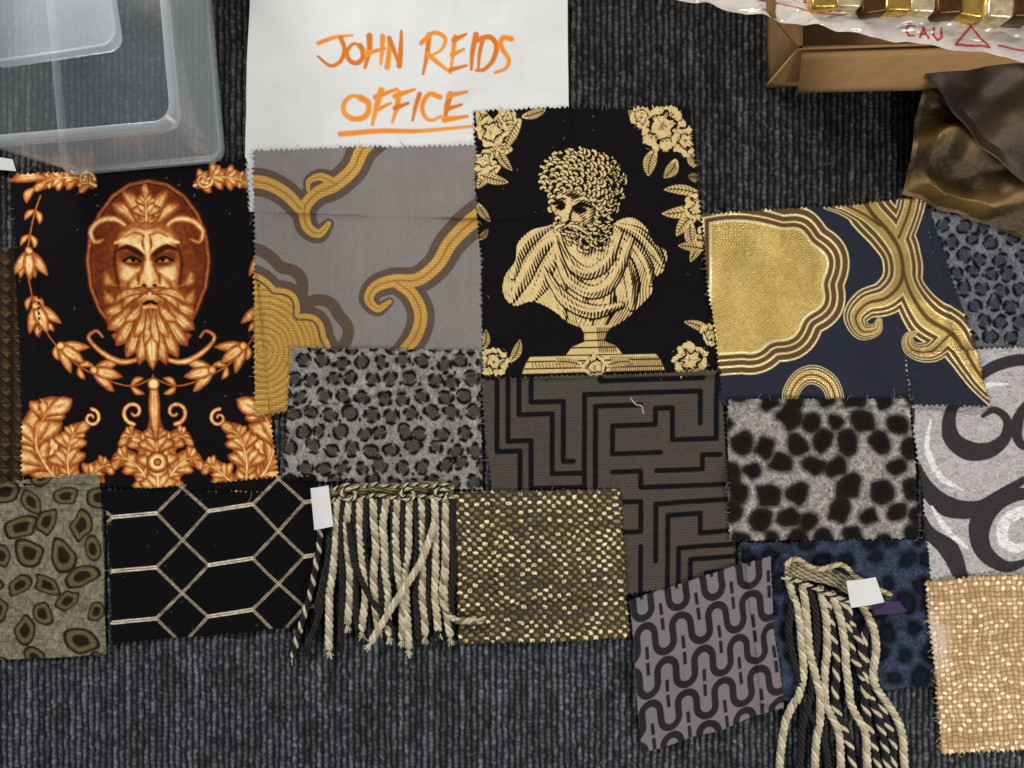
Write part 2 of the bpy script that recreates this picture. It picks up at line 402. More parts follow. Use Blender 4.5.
def p_mask(cv):
    T0=.03
    cv.c[:]=T0
    def M(s,lx,y): return (149+(y-265)*.045+s*lx*(1+(y-265)*.0002),y)
    def mp(s,L): return [M(s,a,b) for a,b in L]
    for s in(-1,1):   # top border
        lobe_leaf(cv,mp(s,[(50,186),(70,178),(96,180),(112,190)]),26,4)
        leaf(cv,M(s,100,178),M(s,136,182),12,3)
        spiral(cv,*M(s,60,180),9,1,0,s,4.5);leaf(cv,M(s,112,188),M(s,120,204),9,3)
    for s in(-1,1):   # festoons
        path=[(106,196),(112,215),(118,245),(118,280),(112,312),(100,338),(78,362),(50,378),(22,386),(0,378)]
        cv.stroke(mp(s,path),1.8,.5)
        sp=spl(path,10)
        for k in range(8,len(sp)-8,9):
            a=sp[k];d=sp[k+1]-sp[k-1];d/=np.linalg.norm(d)
            for sd in(-1,1):
                nn=np.array([-d[1],d[0]])*sd
                e=a+d*13+nn*8
                leaf(cv,M(s,*a),M(s,*e),7,sd*s*2,.40,.82,spine=None)
        for (a,b,ang) in [(116,252,1.55),(112,306,1.9),(90,346,2.5),(58,370,2.9)]:
            for da in(-.6,.6,0):
                e=(a+29*math.cos(ang+da),b+29*math.sin(ang+da))
                leaf(cv,M(s,a,b),M(s,*e),13-3*abs(da),0,.42,.98,rd=.8)
            cv.ell(*M(s,a,b),4.5,4.5,lo=.4,hi=.85,g=3)
    # oval medallion: solid rust ground with a slim rim
    cv.ell(*M(1,0,262),64,84,.2,aa=2);cv.ell(*M(1,0,262),62,82,.48);cv.ell(*M(1,0,262),59,79,.22,aa=2);cv.ell(*M(1,0,262),57,77,.34,aa=2)
    i=np.nonzero(np.hypot((cv.X-149)/57,(cv.Y-262)/77)<.97)[0]
    cv.c[i,0]=.335+.05*fbm(cv.X[i]/6,cv.Y[i]/6,4)-.07*sm(np.hypot((cv.X[i]-149)/56,(cv.Y[i]-262)/74),.6,1)
    # side locks as leaves
    for s in(-1,1):
        for (a,b,w,bd) in [((28,286),(44,270),12,6),((26,300),(46,290),13,6),((22,316),(46,312),13,5),((18,330),(40,336),12,4)]:
            leaf(cv,M(s,*a),M(s,*b),w,bd*s,.36,.78,rd=1.5,g=8)
        cv.stroke(mp(s,[(14,232),(30,220),(46,221),(56,231),(53,242),(44,240)]),[5,8,7,6,4],0,lo=.38,hi=.95)
        cv.stroke(mp(s,[(8,358),(30,362),(50,352),(62,338),(54,331),(48,337)]),[5,7,5,4,3],0,lo=.38,hi=.9)
    for s in(-1,1):
        for e,w in(((34,204),16),((22,191),16)):
            leaf(cv,M(s,8,230),M(s,*e),w,-5*s,.40,.92,rd=1.6,spine=.58,g=8)
    lobe_leaf(cv,[M(1,0,234),M(1,0,210),M(1,0,186)],26,3)
    # broad frowning face
    half=[(0,222),(17,224),(28,233),(33,250),(33,270),(29,288),(16,304)]
    cv.fill(mp(1,half)+mp(-1,half[::-1]),lo=.46,hi=.82,g=11,aa=1.6)
    for s in(-1,1):
        cv.fill(mp(s,[(3,257),(12,252),(28,250),(30,260),(18,267),(6,266)]),.32,aa=6)
        cv.ell(*M(s,16,260.5),6,2.1,.66,aa=1.2);cv.ell(*M(s,15,260),2.5,2.2,.10)
        cv.stroke(mp(s,[(7,262),(16,257.6),(25,261)]),2.4,.10,aa=1.4);cv.stroke(mp(s,[(9,264),(16,265.5),(24,263)]),1.3,.32,aa=1.6)
        cv.stroke(mp(s,[(2.5,259),(8,253),(20,247.5),(32,251)]),[5,7.5,2.5],.2,aa=2.2)   # knitted brow
        cv.stroke(mp(s,[(3,252),(10,246),(22,240.5),(32,243)]),[3.5,5,2],.97,aa=3)
        cv.stroke(mp(s,[(3,236),(4,244),(2.5,252)]),[1,3,1.6],.3,aa=2)
        cv.stroke(mp(s,[(5.5,258),(6.5,268),(10.5,277),(10,283)]),[2,3,3.5],.38,aa=3)
        cv.ell(*M(s,6.5,283),3.4,2.6,.72,aa=2);cv.ell(*M(s,5.2,285.5),2.5,1.4,.18)
        cv.stroke(mp(s,[(12,274),(20,282),(23,293)]),[1.5,4,1.5],.38,aa=4)
        cv.ell(*M(s,21,274),6,5,.95,aa=7)
        cv.stroke(mp(s,[(2,229),(12,226.5),(22,231)]),2,.48,aa=2.4);cv.stroke(mp(s,[(4,235.5),(12,233),(21,237)]),1.8,.48,aa=2.2)
        cv.stroke(mp(s,[(31,246),(34,262),(31,284)]),3,.24,aa=2)
    cv.stroke(mp(1,[(0,240),(0,264),(0,280)]),[5,5,8],.97,aa=4)
    # leafy beard
    for (y0,ex,ey,w) in [(296,46,314,16),(300,43,330,17),(304,35,346,17),(308,25,358,16),(310,13,365,15)]:
        for s in(-1,1):
            leaf(cv,M(s,6+ex*.25,y0),M(s,ex,ey),w,4*s,.38,.92,rd=1.7,spine=.48,g=9)
    leaf(cv,M(1,0,306),M(1,0,370),15,0,.38,.98,rd=1.6,spine=.5)
    for (y0,ex,ey,w) in [(302,26,322,11),(306,17,338,11),(308,7,346,10)]:
        for s in(-1,1): leaf(cv,M(s,3+ex*.2,y0),M(s,ex,ey),w,3*s,.42,1,rd=1.5,spine=.52,g=6)
    for s in(-1,1):   # moustache, drooping
        leaf(cv,M(s,0,289),M(s,29,310),12,-5*s,.38,.98,rd=.9,spine=.52);leaf(cv,M(s,2,294),M(s,38,305),9,-7*s,.4,.92,rd=1.2,spine=.52)
    cv.fill(mp(1,[(-8,304),(0,300),(8,304),(4,304.5),(0,303),(-4,304.5)]),.08);cv.stroke(mp(1,[(-6,307.5),(0,306.5),(6,307.5)]),3,.8,aa=1.8)
    # lower centre palmette
    for s in(-1,1):
        lobe_leaf(cv,mp(s,[(6,492),(16,470),(32,458),(44,468)]),30,3)
        lobe_leaf(cv,mp(s,[(6,466),(12,446),(24,436),(34,444)]),26,3)
        spiral(cv,*M(s,20,412),12,1.1,math.pi/2,-s,5)
    lobe_leaf(cv,[M(1,0,494),M(1,0,450),M(1,0,416)],36,4)
    leaf(cv,M(1,0,440),M(1,0,374),12,0,.4,1);cv.ell(*M(1,0,384),6.5,6.5,lo=.35,hi=1,g=4);cv.ell(*M(1,0,462),11,11,lo=.32,hi=.95,g=6);cv.ell(*M(1,0,462),4,4,lo=.2,hi=.6,g=2)
    # lower side acanthus
    for s in(-1,1):
        lobe_leaf(cv,mp(s,[(80,494),(104,470),(114,440),(104,412),(86,402)]),54,4)
        lobe_leaf(cv,mp(s,[(82,494),(86,462),(80,436),(66,424)]),34,4)
        lobe_leaf(cv,mp(s,[(80,496),(66,478),(52,466),(44,472)]),26,3)
        spiral(cv,*M(s,62,418),9,1.2,-1.5,-s,4.5)
    T=cv.c[:,0]
    on=sm(T,.1,.3)
    n=fbm(cv.X/3.2,cv.Y/3.2,77,2);n2=fbm(cv.X/25,cv.Y/25,7,2)
    T=T*(1+on*(-.24+.34*n+.12*n2))+.015*n
    c=ramp(T,[(0,(6,4,5)),(.06,(11,8,9)),(.2,(46,18,9)),(.32,(112,48,20)),(.48,(160,86,38)),(.66,(204,136,72)),(.82,(234,190,122)),(1,(252,226,166))])
    cv.h=sm(T,.1,.5)*.12
    return specks(cv,c,45,(150,140,130),.5,2)
cloth("fabric_sample","black velvet sample printed with orange bearded mask and acanthus","fabric sample",
      [(14,176),(244,161),(279,492),(27,482)],p_mask,VELVET,k=1,res=.58,wr=1.2,fray=20)

GREY=lin((128,121,118));BR=lin((88,72,60));GOLD=lin((186,144,66));GOLD2=lin((228,196,118))
def threads(cv,c,amt=.3,per=2.2):
    s=np.sin((cv.X*.35+cv.Y*.94)*2*np.pi/per+5*fbm(cv.X/25,cv.Y/25,9));
    return c*(1+amt*(cv.m*s)[:,None])*(1+.12*(hsh(cv.X*3,cv.Y*3,3)-.5))[:,None]
def p_greyscroll(cv):
    cv.c[:]=GREY
    med=arcs([(226,248,0),(284,262,12),(308,296,11),(344,312,9),(346,352,10),(330,440,8),(226,440,0)])
    cv.layers(med,[(0,BR,.1),(12,GREY,0)])
    gm=arcs([(226,276,0),(276,288,10),(300,314,10),(326,336,9),(320,384,10),(300,440,5),(226,440,0)])
    i,d=cv.layers(gm,[(-8,BR,.1),(0,GOLD,.7),(5,BR,.3),(7,GOLD,.7)])
    dd=np.hypot(cv.X[i]-264,(cv.Y[i]-352)*.85)+3*fbm(cv.X[i]/14,cv.Y[i]/14,3)
    g=(d<-7)
    st=np.sin(dd*2*np.pi/5.2)
    cv.c[i]*=(1-.30*g*sm(st,.1,.7))[:,None];cv.h[i]+=-.2*g*(st>.2)
    cv.bands([([(384,132),(364,150),(354,170),(336,186),(318,194),(306,208),(307,226),(319,234),(329,224)],[30,30,29,28,27,25,23,19,11]),
      ([(240,182),(266,184),(286,194),(302,210)],[28,28,27,25]),([(338,186),(322,178),(310,182),(309,191)],[20,17,12,7]),
      ([(500,202),(470,224),(450,244),(438,264),(418,280),(394,281),(376,287),(369,299),(378,309),(390,302)],[34,33,32,30,28,27,24,20,15,9]),
      ([(396,282),(412,294),(421,314),(416,336),(398,358)],[24,26,28,27,22])],[(1,BR,.05),(.46,GOLD,.55),(.08,lin((150,112,56)),.4)],.1)
    cv.c*=(.93+.14*fbm(cv.X/3,cv.Y/40,5))[:,None]*(.94+.12*fbm(cv.X/60,cv.Y/60,5))[:,None]
    return threads(cv,cv.c,.35)
cloth("fabric_sample","grey jacquard sample with gold and brown scrollwork on paper sheet","fabric sample",
      [(256,152),(475,147),(484,372),(258,416)],p_greyscroll,JACQ,res=.62,fray=20)

def flower(cv,cx,cy,R,n=6,seed=1,dark=.05):
    i=np.nonzero((np.abs(cv.X-cx)<R*1.3)&(np.abs(cv.Y-cy)<R*1.3))[0]
    if i.size==0:return
    x=cv.X[i]-cx;y=cv.Y[i]-cy
    x=x+4*(fbm(cv.X[i]/6,cv.Y[i]/6,seed)-.5)*2;y=y+4*(fbm(cv.X[i]/6,cv.Y[i]/6,seed+3)-.5)*2
    r=np.hypot(x,y);a=np.arctan2(y,x)+seed
    b=R*(.8+.2*np.abs(np.cos(a*n/2)))
    v=.9-.8*(np.sin(r/R*13+2.5*np.abs(np.sin(a*n/2+r/R*2)))>.72)-.6*(np.abs(np.sin(a*n/2+r/R*2))<.1)-.6*(np.sin(a*30+r*.6)>.5)*(np.sin(r/R*13+1.2)>.1)
    cv.put(i,np.clip((b-r)/.9,0,1),np.clip(v,0.05,1))
def eleaf(cv,p0,p1,w,bend=0):
    c,p=leafpts(p0,p1,w,bend,11);cv.fill(p,.88);cv.stroke(c[1:-1],1.0,.08)
    d=np.array(p1,float)-np.array(p0,float);d/=np.linalg.norm(d);nn=np.array([-d[1],d[0]])
    for k in range(2,len(c)-1,1):
        for s in(-1,1):
            cv.stroke([c[k],c[k]+d*w*.25+nn*s*w*.4],.7,.15,smooth=False)
def p_bust(cv):
    cv.c[:]=.04
    for a,b,w,bd in [((478,108),(500,140),16,3),((512,150),(482,160),15,3),((500,168),(478,190),13,3),((520,120),(505,150),14,2),((522,118),(545,112),9,1),((478,176),(508,184),10,1),((498,150),(512,172),9,2)]: eleaf(cv,a,b,w,bd)
    flower(cv,492,132,18,5,2);flower(cv,484,162,13,5,4);flower(cv,508,116,10,5,5)
    for a,b,w,bd in [((640,128),(628,112),11,2),((655,150),(648,176),13,2),((690,150),(700,170),12,2),((676,160),(664,178),12,-2),((640,112),(655,104),10,1)]: eleaf(cv,a,b,w,bd)
    flower(cv,662,128,26,6,1);flower(cv,686,142,17,5,3);flower(cv,640,118,12,5,7)
    for a,b,w,bd in [((700,196),(664,190),10,3),((700,205),(662,214),12,-3),((700,212),(676,236),13,3),((690,222),(694,250),12,2),((700,182),(688,176),9,1),((706,240),(690,262),10,2),((704,250),(678,246),9,1)]: eleaf(cv,a,b,w,bd)
    flower(cv,699,208,17,6,5);flower(cv,704,238,11,5,2)
    for a,b,w,bd in [((478,205),(490,222),8,1),((478,240),(488,230),6,1),((712,334),(684,322),9,2)]: eleaf(cv,a,b,w,bd)
    flower(cv,690,360,20,6,8);flower(cv,710,335,12,5,9);flower(cv,494,362,17,6,3);eleaf(cv,(510,362),(520,340),9,2);eleaf(cv,(482,350),(486,330),8,2)
    base=cv.c[:,0].copy()
    cv.c[:]=0
    r=random.Random(21)
    drap=[(562,224),(546,227),(531,231),(518,243),(515,262),(505,276),(503,294),(514,306),(530,302),(542,305),(556,313),(570,324),(598,331),(620,323),(640,306),(652,292),(652,280),(664,270),(666,252),(654,244),(646,228),(632,218),(616,222),(600,238),(578,236)]
    cv.fill(drap,.80,aa=.8)
    rib=[[(618,224),(638,234),(656,250),(662,266)],[(614,228),(636,246),(650,266),(652,286)],[(606,240),(624,262),(634,284),(632,310)],
         [(598,262),(606,284),(608,306),(602,328)],[(556,226),(534,236),(519,254),(511,276)],[(560,232),(540,252),(524,278),(512,300)],
         [(563,244),(550,266),(540,286),(534,302)],[(568,258),(562,280),(560,298),(564,318)],[(580,274),(582,294),(588,312),(592,328)],
         [(558,230),(566,256),(586,272),(606,262),(618,232)],[(554,238),(566,276),(590,294),(616,278),(630,240)],[(545,270),(566,300),(594,314),(622,304)]]
    for k,f in enumerate(rib):
        j=[(x+r.uniform(-2,2),y+r.uniform(-2,2)) for x,y in f]
        wk=r.uniform(.8,1.25)
        cv.stroke(j,[4*wk,12*wk,13*wk,6*wk],.14,aa=1.2)
        cv.stroke([(x-.8,y-.6) for x,y in j],[2.5*wk,9.5*wk,10.5*wk,4.5*wk],.84,aa=1.2)
        cv.stroke([(x+2.2,y+1.6) for x,y in j],[1,5*wk,6*wk,2],.42,aa=3.5,al=.9)
        cv.stroke([(x-2.4,y-1.2) for x,y in j],[.5,2,2.5,1],1.1,aa=1.5)
    i=cv.idx(np.array(drap,float),8);dm=cv.sd(i,spl(drap,5,True))
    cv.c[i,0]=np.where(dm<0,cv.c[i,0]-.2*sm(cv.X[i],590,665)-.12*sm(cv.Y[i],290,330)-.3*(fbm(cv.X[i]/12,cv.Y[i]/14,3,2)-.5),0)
    cv.fill([(574,234),(604,232),(596,250),(584,256)],.3,aa=4)
    head=[(541,186),(538,175),(544,164),(552,160),(558,153),(568,155),(576,150),(588,153),(598,153),(606,158),(614,160),(618,170),(624,178),(620,188),(622,198),(615,206),(616,216),(611,222),(613,232),(606,240),(602,248),(592,246),(584,250),(576,243),(568,242),(564,232),(556,226),(557,216),(550,210),(549,200),(542,195)]
    cv.fill(head,.2,aa=.8)
    hi=cv.idx(np.array(head,float),5);hd=cv.sd(hi,spl(head,5,True));
    face=[(551,206),(557,195),(570,190),(584,193),(594,200),(597,212),(590,222),(577,226),(564,225),(555,217)]
    cv.fill(face,.80,aa=2)
    cv.stroke([(590,198),(596,209),(592,222)],[6,11,7],.3,aa=6)
    cv.stroke([(554,201),(572,197),(592,203)],[5,9,6],.26,aa=5)      # shadow of the bowed brow
    cv.ell(561,208,6,3.2,.1,aa=3);cv.ell(580,211,7,3.6,.08,aa=3)
    cv.stroke([(553,205),(560,203.5),(567,208)],[2.4,4,2.8],.04,aa=1.6);cv.stroke([(573,209),(581,205),(591,208)],[3,4.4,2],.04,aa=1.6)
    cv.stroke([(556,199),(563,197),(569,200)],[1,2.4,1],.95,aa=1.6);cv.stroke([(574,201),(583,199),(590,202)],[1,2.4,1],.9,aa=1.6)
    cv.stroke([(569,200),(566,211),(563,221)],[3.4,3.6,5.4],1.05,aa=1.6);cv.stroke([(573,208),(570,216),(569,222),(563,225)],[1.4,2.6,2.6,1.8],.1,aa=1.6)
    cv.stroke([(555,212),(557,217),(560,221)],[2,3,2],.45,aa=3);cv.stroke([(579,215),(584,219),(580,224)],[2,5,2],.4,aa=3)
    def curlstroke(x,y,R,a0,n,w,tone=.92):
        t=np.linspace(0,n,8);q=np.c_[x+R*(1-.13*t)*np.cos(a0+t),y+R*(1-.13*t)*np.sin(a0+t)]
        cv.stroke(q,[w+1.4,w+1.7,w+.8],.06,aa=.9);cv.stroke(q,[w*.8,w*1.1,w*.6],tone,aa=.9)
    seeds=[]
    for _ in range(4000):
        x=r.uniform(536,626);y=r.uniform(150,250)
        if not inside(head,x,y) or inside(face,x,y): continue
        if all((x-a)**2+(y-b)**2>15 for a,b in seeds): seeds.append((x,y))
    for x,y in sorted(seeds,key=lambda p:-abs(p[1]-205)):
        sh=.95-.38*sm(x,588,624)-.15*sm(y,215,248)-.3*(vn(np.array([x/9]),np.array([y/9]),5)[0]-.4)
        a0=math.atan2(y-200,x-581)+r.uniform(-1,1)
        curlstroke(x,y,r.uniform(2.6,4.8),a0,r.uniform(1.6,3.4),r.uniform(2.,2.9),sh)
    for s0,pts in enumerate([[(564,225),(556,228),(554,233)],[(568,226),(578,228),(588,235)]]):
        cv.stroke(pts,[3,5,2],.06);cv.stroke(pts,[2,3.4,1],.9)
    cv.stroke([(561,231),(567,229.5),(574,232)],[1.4,2.6,1.4],.03,aa=1)
    X=cv.X;Y=cv.Y;tone=cv.c[:,0]
    ishead=np.zeros(X.size);ishead[hi]=np.clip(.5-hd,0,1)
    fl=X*.86+Y*.28*np.sign(X-578)+14*fbm(X/34,Y/34,5,2)
    hat=np.sin(fl*2*np.pi/2.7);fh=np.sin((X*.5+Y*.86)*2*np.pi/2.5)
    pat=hat*(1-ishead)*.24+ishead*fh*.2
    eng=sm(tone+pat+.12*(fbm(X/2,Y/2,5,2)-.5),.34,.64)*.88+.04
    cv.c[:]=eng[:,None]
    cv.fill([(580,326),(612,325),(606,334),(604,341),(616,346),(622,354),(566,355),(572,347),(584,342),(584,334)],.86,smooth=False)
    for yy,a,b in((333,582,608),(341,582,606),(348,572,617)): cv.stroke([(a,yy),(b,yy-1)],1.3,.08,smooth=False)
    for k in range(9): cv.stroke([(597+k*1.9,328),(599+k*2.1,352)],.8,.12,smooth=False)
    cv.fill([(530,357),(655,354),(660,360),(664,370),(522,374),(526,363)],.86,smooth=False)
    for yy in(361,368): cv.stroke([(525,yy+1),(662,yy-2)],1.3,.08,smooth=False)
    for k in range(26): cv.stroke([(610+k*2,357),(611+k*2,371)],.7,.15,smooth=False)
    for k in range(16): cv.stroke([(532+k*3.4,363.5),(533+k*3.4,367)],.7,.15,smooth=False)
    flower(cv,594,366,13,6,4);eleaf(cv,(582,366),(556,362),9,2);eleaf(cv,(606,366),(632,362),9,-2)
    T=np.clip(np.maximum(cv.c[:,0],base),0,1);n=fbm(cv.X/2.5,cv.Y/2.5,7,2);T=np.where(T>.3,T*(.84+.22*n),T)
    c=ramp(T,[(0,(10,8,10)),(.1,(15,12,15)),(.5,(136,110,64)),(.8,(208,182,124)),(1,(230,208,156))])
    cv.h=sm(T,.3,.7)*.12
    return specks(cv,c,30,(140,135,130),.5,7)
cloth("fabric_sample","black velvet sample printed with cream classical bearded bust","fabric sample",
      [(474,113),(686,108),(718,374),(486,379)],p_bust,VELVET,k=1,res=.5,fray=20)

def hexpts(cv,cell,jit,r):
    x0,x1,y0,y1=cv.X.min()-cell,cv.X.max()+cell,cv.Y.min()-cell,cv.Y.max()+cell
    out=[];j=0;y=y0
    while y<y1:
        x=x0+(cell/2 if j%2 else 0)
        while x<x1:
            out.append((x+r.uniform(-jit,jit)*cell,y+r.uniform(-jit,jit)*cell));x+=cell
        y+=cell*.86;j+=1
    return out
def blobpoly(cx,cy,rx,ry,ang,r,rough=.18):
    n=9;ph=[r.uniform(1-rough,1+rough) for _ in range(n)]
    out=[]
    for k in range(n):
        a=2*math.pi*k/n;x=rx*ph[k]*math.cos(a);y=ry*ph[k]*math.sin(a)
        out.append((cx+x*math.cos(ang)-y*math.sin(ang),cy+x*math.sin(ang)+y*math.cos(ang)))
    return out
def leopard(cell,bg,spot,inner,seed=0,grain=.45):
    def f(cv):
        r=random.Random(seed)
        n=fbm(cv.X/2.2,cv.Y/3.5,seed+6,2);n2=fbm(cv.X/14,cv.Y/14,seed+2,2)
        cv.c[:]=lin(bg)*(.4+.8*n+.45*n2)[:,None];B=cv.c.copy()
        ls=lin(spot);li=lin(inner)
        for x,y in hexpts(cv,cell,.16,r):
            R=cell*r.uniform(.32,.40);an=r.uniform(0,3.1);ry=R*r.uniform(.75,1.)
            cv.fill(blobpoly(x,y,R*.9,ry*.9,an,r,.12),li,aa=2)
            a=r.uniform(0,6.28);na=r.choice([2,3,3,4])
            for k in range(na):
                sp=2*math.pi/na;t=np.linspace(a+k*sp+.28,a+(k+1)*sp-.2-r.uniform(0,.4),6)
                jr=[r.uniform(.9,1.12) for _ in t]
                qx=R*np.cos(t)*jr;qy=ry*np.sin(t)*jr
                cv.stroke(np.c_[x+qx*math.cos(an)-qy*math.sin(an),y+qx*math.sin(an)+qy*math.cos(an)],[cell*.10,cell*r.uniform(.15,.24),cell*r.uniform(.1,.15)],ls,aa=1.7)
            if r.random()<.3:
                cv.ell(x+cell*.5,y+r.uniform(-2,2)+cell*.3,cell*.08,cell*.1,ls,aa=1.6)
        c=cv.c*(1+grain*(hsh(cv.X*5,cv.Y*5,2)-.5))[:,None]*(.8+.4*vn(cv.X/1.6,cv.Y/4,3))[:,None]
        dk=np.clip(1-c.mean(1)/(B.mean(1)+1e-6),0,1)
        cv.h=(n-.5)*.7-dk*.3
        return c
    return f
cloth("fabric_sample","grey leopard print velour sample tucked beside navy scroll sample","fabric sample",
      [(925,212),(1075,232),(1078,352),(955,352)],leopard(19,(104,108,116),(12,12,16),(62,65,74),seed=3),FUR,res=.75)
def p_swirl(cv):
    cv.c[:]=lin((196,191,192));D=lin((58,54,58));L=lin((246,244,246))
    def s(p,w,c=D,h=.5): cv.stroke(p,w,c,h=h)
    s([(1044,364),(1018,360),(990,368),(966,388),(950,412),(950,436),(966,450),(988,450),(1004,438),(1006,420),(994,410),(982,416)],[10,12,12,9,12,17,20,16,12,9,7,4])
    s([(1044,396),(1026,404),(1016,424),(1020,444),(1044,452)],[3,8,13,9,4])
    s([(912,410),(910,450),(922,484),(946,506),(976,508),(1002,492),(1044,468)],[4,8,15,21,16,10,5])
    s([(1044,496),(1016,494),(992,504),(978,526),(982,550),(1004,566),(1030,560)],[6,14,21,23,18,12,5])
    s([(1044,512),(1020,512),(1004,522),(1002,540),(1016,548),(1032,540)],[8,12,12,11,9,4],L)
    s([(916,500),(926,530),(948,550),(962,580)],[3,12,20,14]);s([(930,506),(944,528),(966,548)],[2,7,3],L)
    s([(930,420),(926,448),(938,476),(962,490)],[2,6,7,2],L);s([(966,400),(984,386),(1006,384)],[2,6,2],L)
    n=fbm(cv.X/4.2,cv.Y/2.8,4,2);q=np.sin(cv.X*2*np.pi/2.6)*np.sin(cv.Y*2*np.pi/2.6)
    dk=(cv.c[:,0]<.2)
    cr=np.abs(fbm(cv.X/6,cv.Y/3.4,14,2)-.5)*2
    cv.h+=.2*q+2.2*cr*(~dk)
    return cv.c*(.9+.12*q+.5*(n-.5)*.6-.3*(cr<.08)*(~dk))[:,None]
cloth("fabric_sample","pale grey quilted damask sample with bold charcoal swirls","fabric sample",
      [(905,352),(1080,346),(1082,574),(930,580)],p_swirl,RIB,res=.65)
def spots(cell,rad,bg,core,rings,asp,seed,soft=1.5,hh=.6,ridge=.3,rib=0,grain=.4,jit=.16):
    def f(cv):
        r=random.Random(seed)
        n=fbm(cv.X/2.4,cv.Y/2.8,seed+4,2);n2=fbm(cv.X/16,cv.Y/16,seed+1,2)
        cv.c[:]=lin(bg)*(.25+1.15*n+.35*n2)[:,None]
        for x,y in hexpts(cv,cell,jit,r):
            if r.random()<.04: continue
            an=r.uniform(0,3.14);R=cell*rad*r.uniform(.7,1.1)
            p=blobpoly(x,y,R*asp,R/asp**.5,an,r,.2)
            cv.fill(p,lin(core),aa=soft,m=1)
            for rk,cl in rings: cv.fill([(x+(a-x)*rk,y+(b-y)*rk) for a,b in p],lin(cl),aa=1.3+soft*.4,m=1)
        m=cv.m.copy();cv.m[:]=0
        c=cv.c*(1+grain*(hsh(cv.X*4,cv.Y*4)-.5))[:,None]*(.8+.4*fbm(cv.X/4,cv.Y/2.5,seed,2))[:,None]
        cv.h=n*hh-m*ridge
        if rib:
            rb=np.sin(cv.X*2*np.pi/rib);cv.h+=.15*rb;c=c*(1+.14*rb)[:,None]
        return c
    return f
cloth("fabric_sample","navy blue crushed velour sample with blotchy animal spots","fabric sample",
      [(742,542),(925,538),(936,684),(760,700)],spots(27,.42,(52,62,82),(11,15,24),[(.52,(19,25,39))],1.1,5,6,1.6,-1.,),FUR,res=.75)

def p_navyscroll(cv):
    NV=lin((30,34,50));B=lin((100,70,38));G=lin((198,170,100));G2=lin((248,232,174));D=lin((70,50,32))
    cv.c[:]=NV
    med=arcs([(688,208,0),(784,208,8),(826,228,8),(843,286,13),(820,332,10),(778,362,9),(740,374,5),(688,378,0)])
    i,d=cv.layers(med,[(0,G2,.8),(1.6,B,.5),(7,G2,1),(9,B,.5),(14,G2,1),(15.6,B,.5),(20,G2,1),(22.5,G,1)])
    g=(d<-22)
    seg=np.floor(((cv.X[i]-cv.Y[i]*.3)+8*fbm(cv.X[i]/20,cv.Y[i]/20,8))/26)
    an=.5+.9*hsh(seg,seg*0,4)
    cr=np.sin((cv.X[i]*np.cos(an)+cv.Y[i]*np.sin(an))*2*np.pi/2.6+5*fbm(cv.X[i]/12,cv.Y[i]/12,6))
    rn=fbm(cv.X[i]/2.2,cv.Y[i]/2.2,3,2)
    cv.c[i]*=(1+g*(.2*cr+.5*(rn-.5)))[:,None];cv.h[i]+=g*(.25*cr)
    cv.bands([([(856,188),(870,212),(888,232),(900,254),(899,280),(884,298),(865,304),(854,317),(860,331),(874,330),(877,321)],[42,46,44,40,38,35,30,24,18,12,6]),
      ([(826,204),(844,206),(862,214),(880,226)],[12,20,26,30]),([(912,190),(908,212),(898,238)],[28,28,30]),
      ([(900,262),(906,292),(922,316),(946,332),(960,352),(978,378),(1004,402)],[28,34,42,42,36,32,28]),
      ([(948,334),(930,351),(912,350),(907,338),(915,332)],[26,22,16,10,5]),
      ([(788,414),(790,392),(800,378),(814,375),(828,384),(834,400),(834,416)],[15,17,18,19,18,17,16])],
      [(1,G2,.8),(.93,B,.5),(.74,G2,1),(.66,B,.5),(.46,G2,1),(.38,G,1),(.10,B,.6)])
    cv.c*=(.94+.12*fbm(cv.X/50,cv.Y/3,5))[:,None]
    return threads(cv,cv.c,.25,1.9)
cloth("fabric_sample","navy satin jacquard sample with embroidered gold scroll medallion","fabric sample",
      [(703,216),(924,200),(986,404),(721,404)],p_navyscroll,JACQ,res=.6,bow=2.2,wr=2.4,fray=20)

def p_key(cv):
    cv.c[:]=lin((78,71,64));K=lin((16,15,18))
    A=[[(497,376),(497,446),(520,446),(520,498),(497,498),(497,610)],[(508,376),(508,436),(531,436),(531,484),(584,484)],
     [(519,376),(519,410),(552,410),(552,470),(584,470)],[(531,376),(531,398),(563,398),(563,458),(573,458)],
     [(584,498),(584,392),(700,392),(700,424)],[(595,484),(595,404),(640,404)],
     [(716,376),(716,440),(672,440),(672,408),(655,408),(655,424),(612,424),(612,452),(660,452)],[(612,470),(640,470),(640,486),(724,486)],
     [(656,470),(702,470),(702,456),(720,456)],
     [(532,500),(640,500),(640,530),(622,530)],[(655,560),(655,503),(726,501)],[(667,600),(667,515),(700,514),(700,534),(734,532)],
     [(678,600),(678,548),(738,546)],[(690,600),(690,560),(738,558)],[(640,545),(640,600)],[(600,376),(600,379),(702,379)],
     [(508,512),(508,610)],[(622,560),(622,600)],[(706,600),(706,574),(738,572)]]
    for p in A: cv.stroke([(x,y+2-(x-600)*.032) for x,y in p],5.2,K,smooth=False,h=.25)
    rb=np.sin(cv.Y*2*np.pi/2.6);cv.h+=.12*rb
    c=cv.c*(1+.18*rb)[:,None]*(1+.3*(hsh(cv.X*3,cv.Y*3)-.5))[:,None]
    cv.c=c;cv.stroke([(630,398),(635,404),(641,406),(643,413)],.9,lin((190,190,185)),h=.3)
    return cv.c
cloth("fabric_sample","charcoal ribbed sample with black angular maze pattern","fabric sample",
      [(483,380),(717,372),(736,582),(500,602)],p_key,RIB,res=.7,wr=1.8,fray=15)
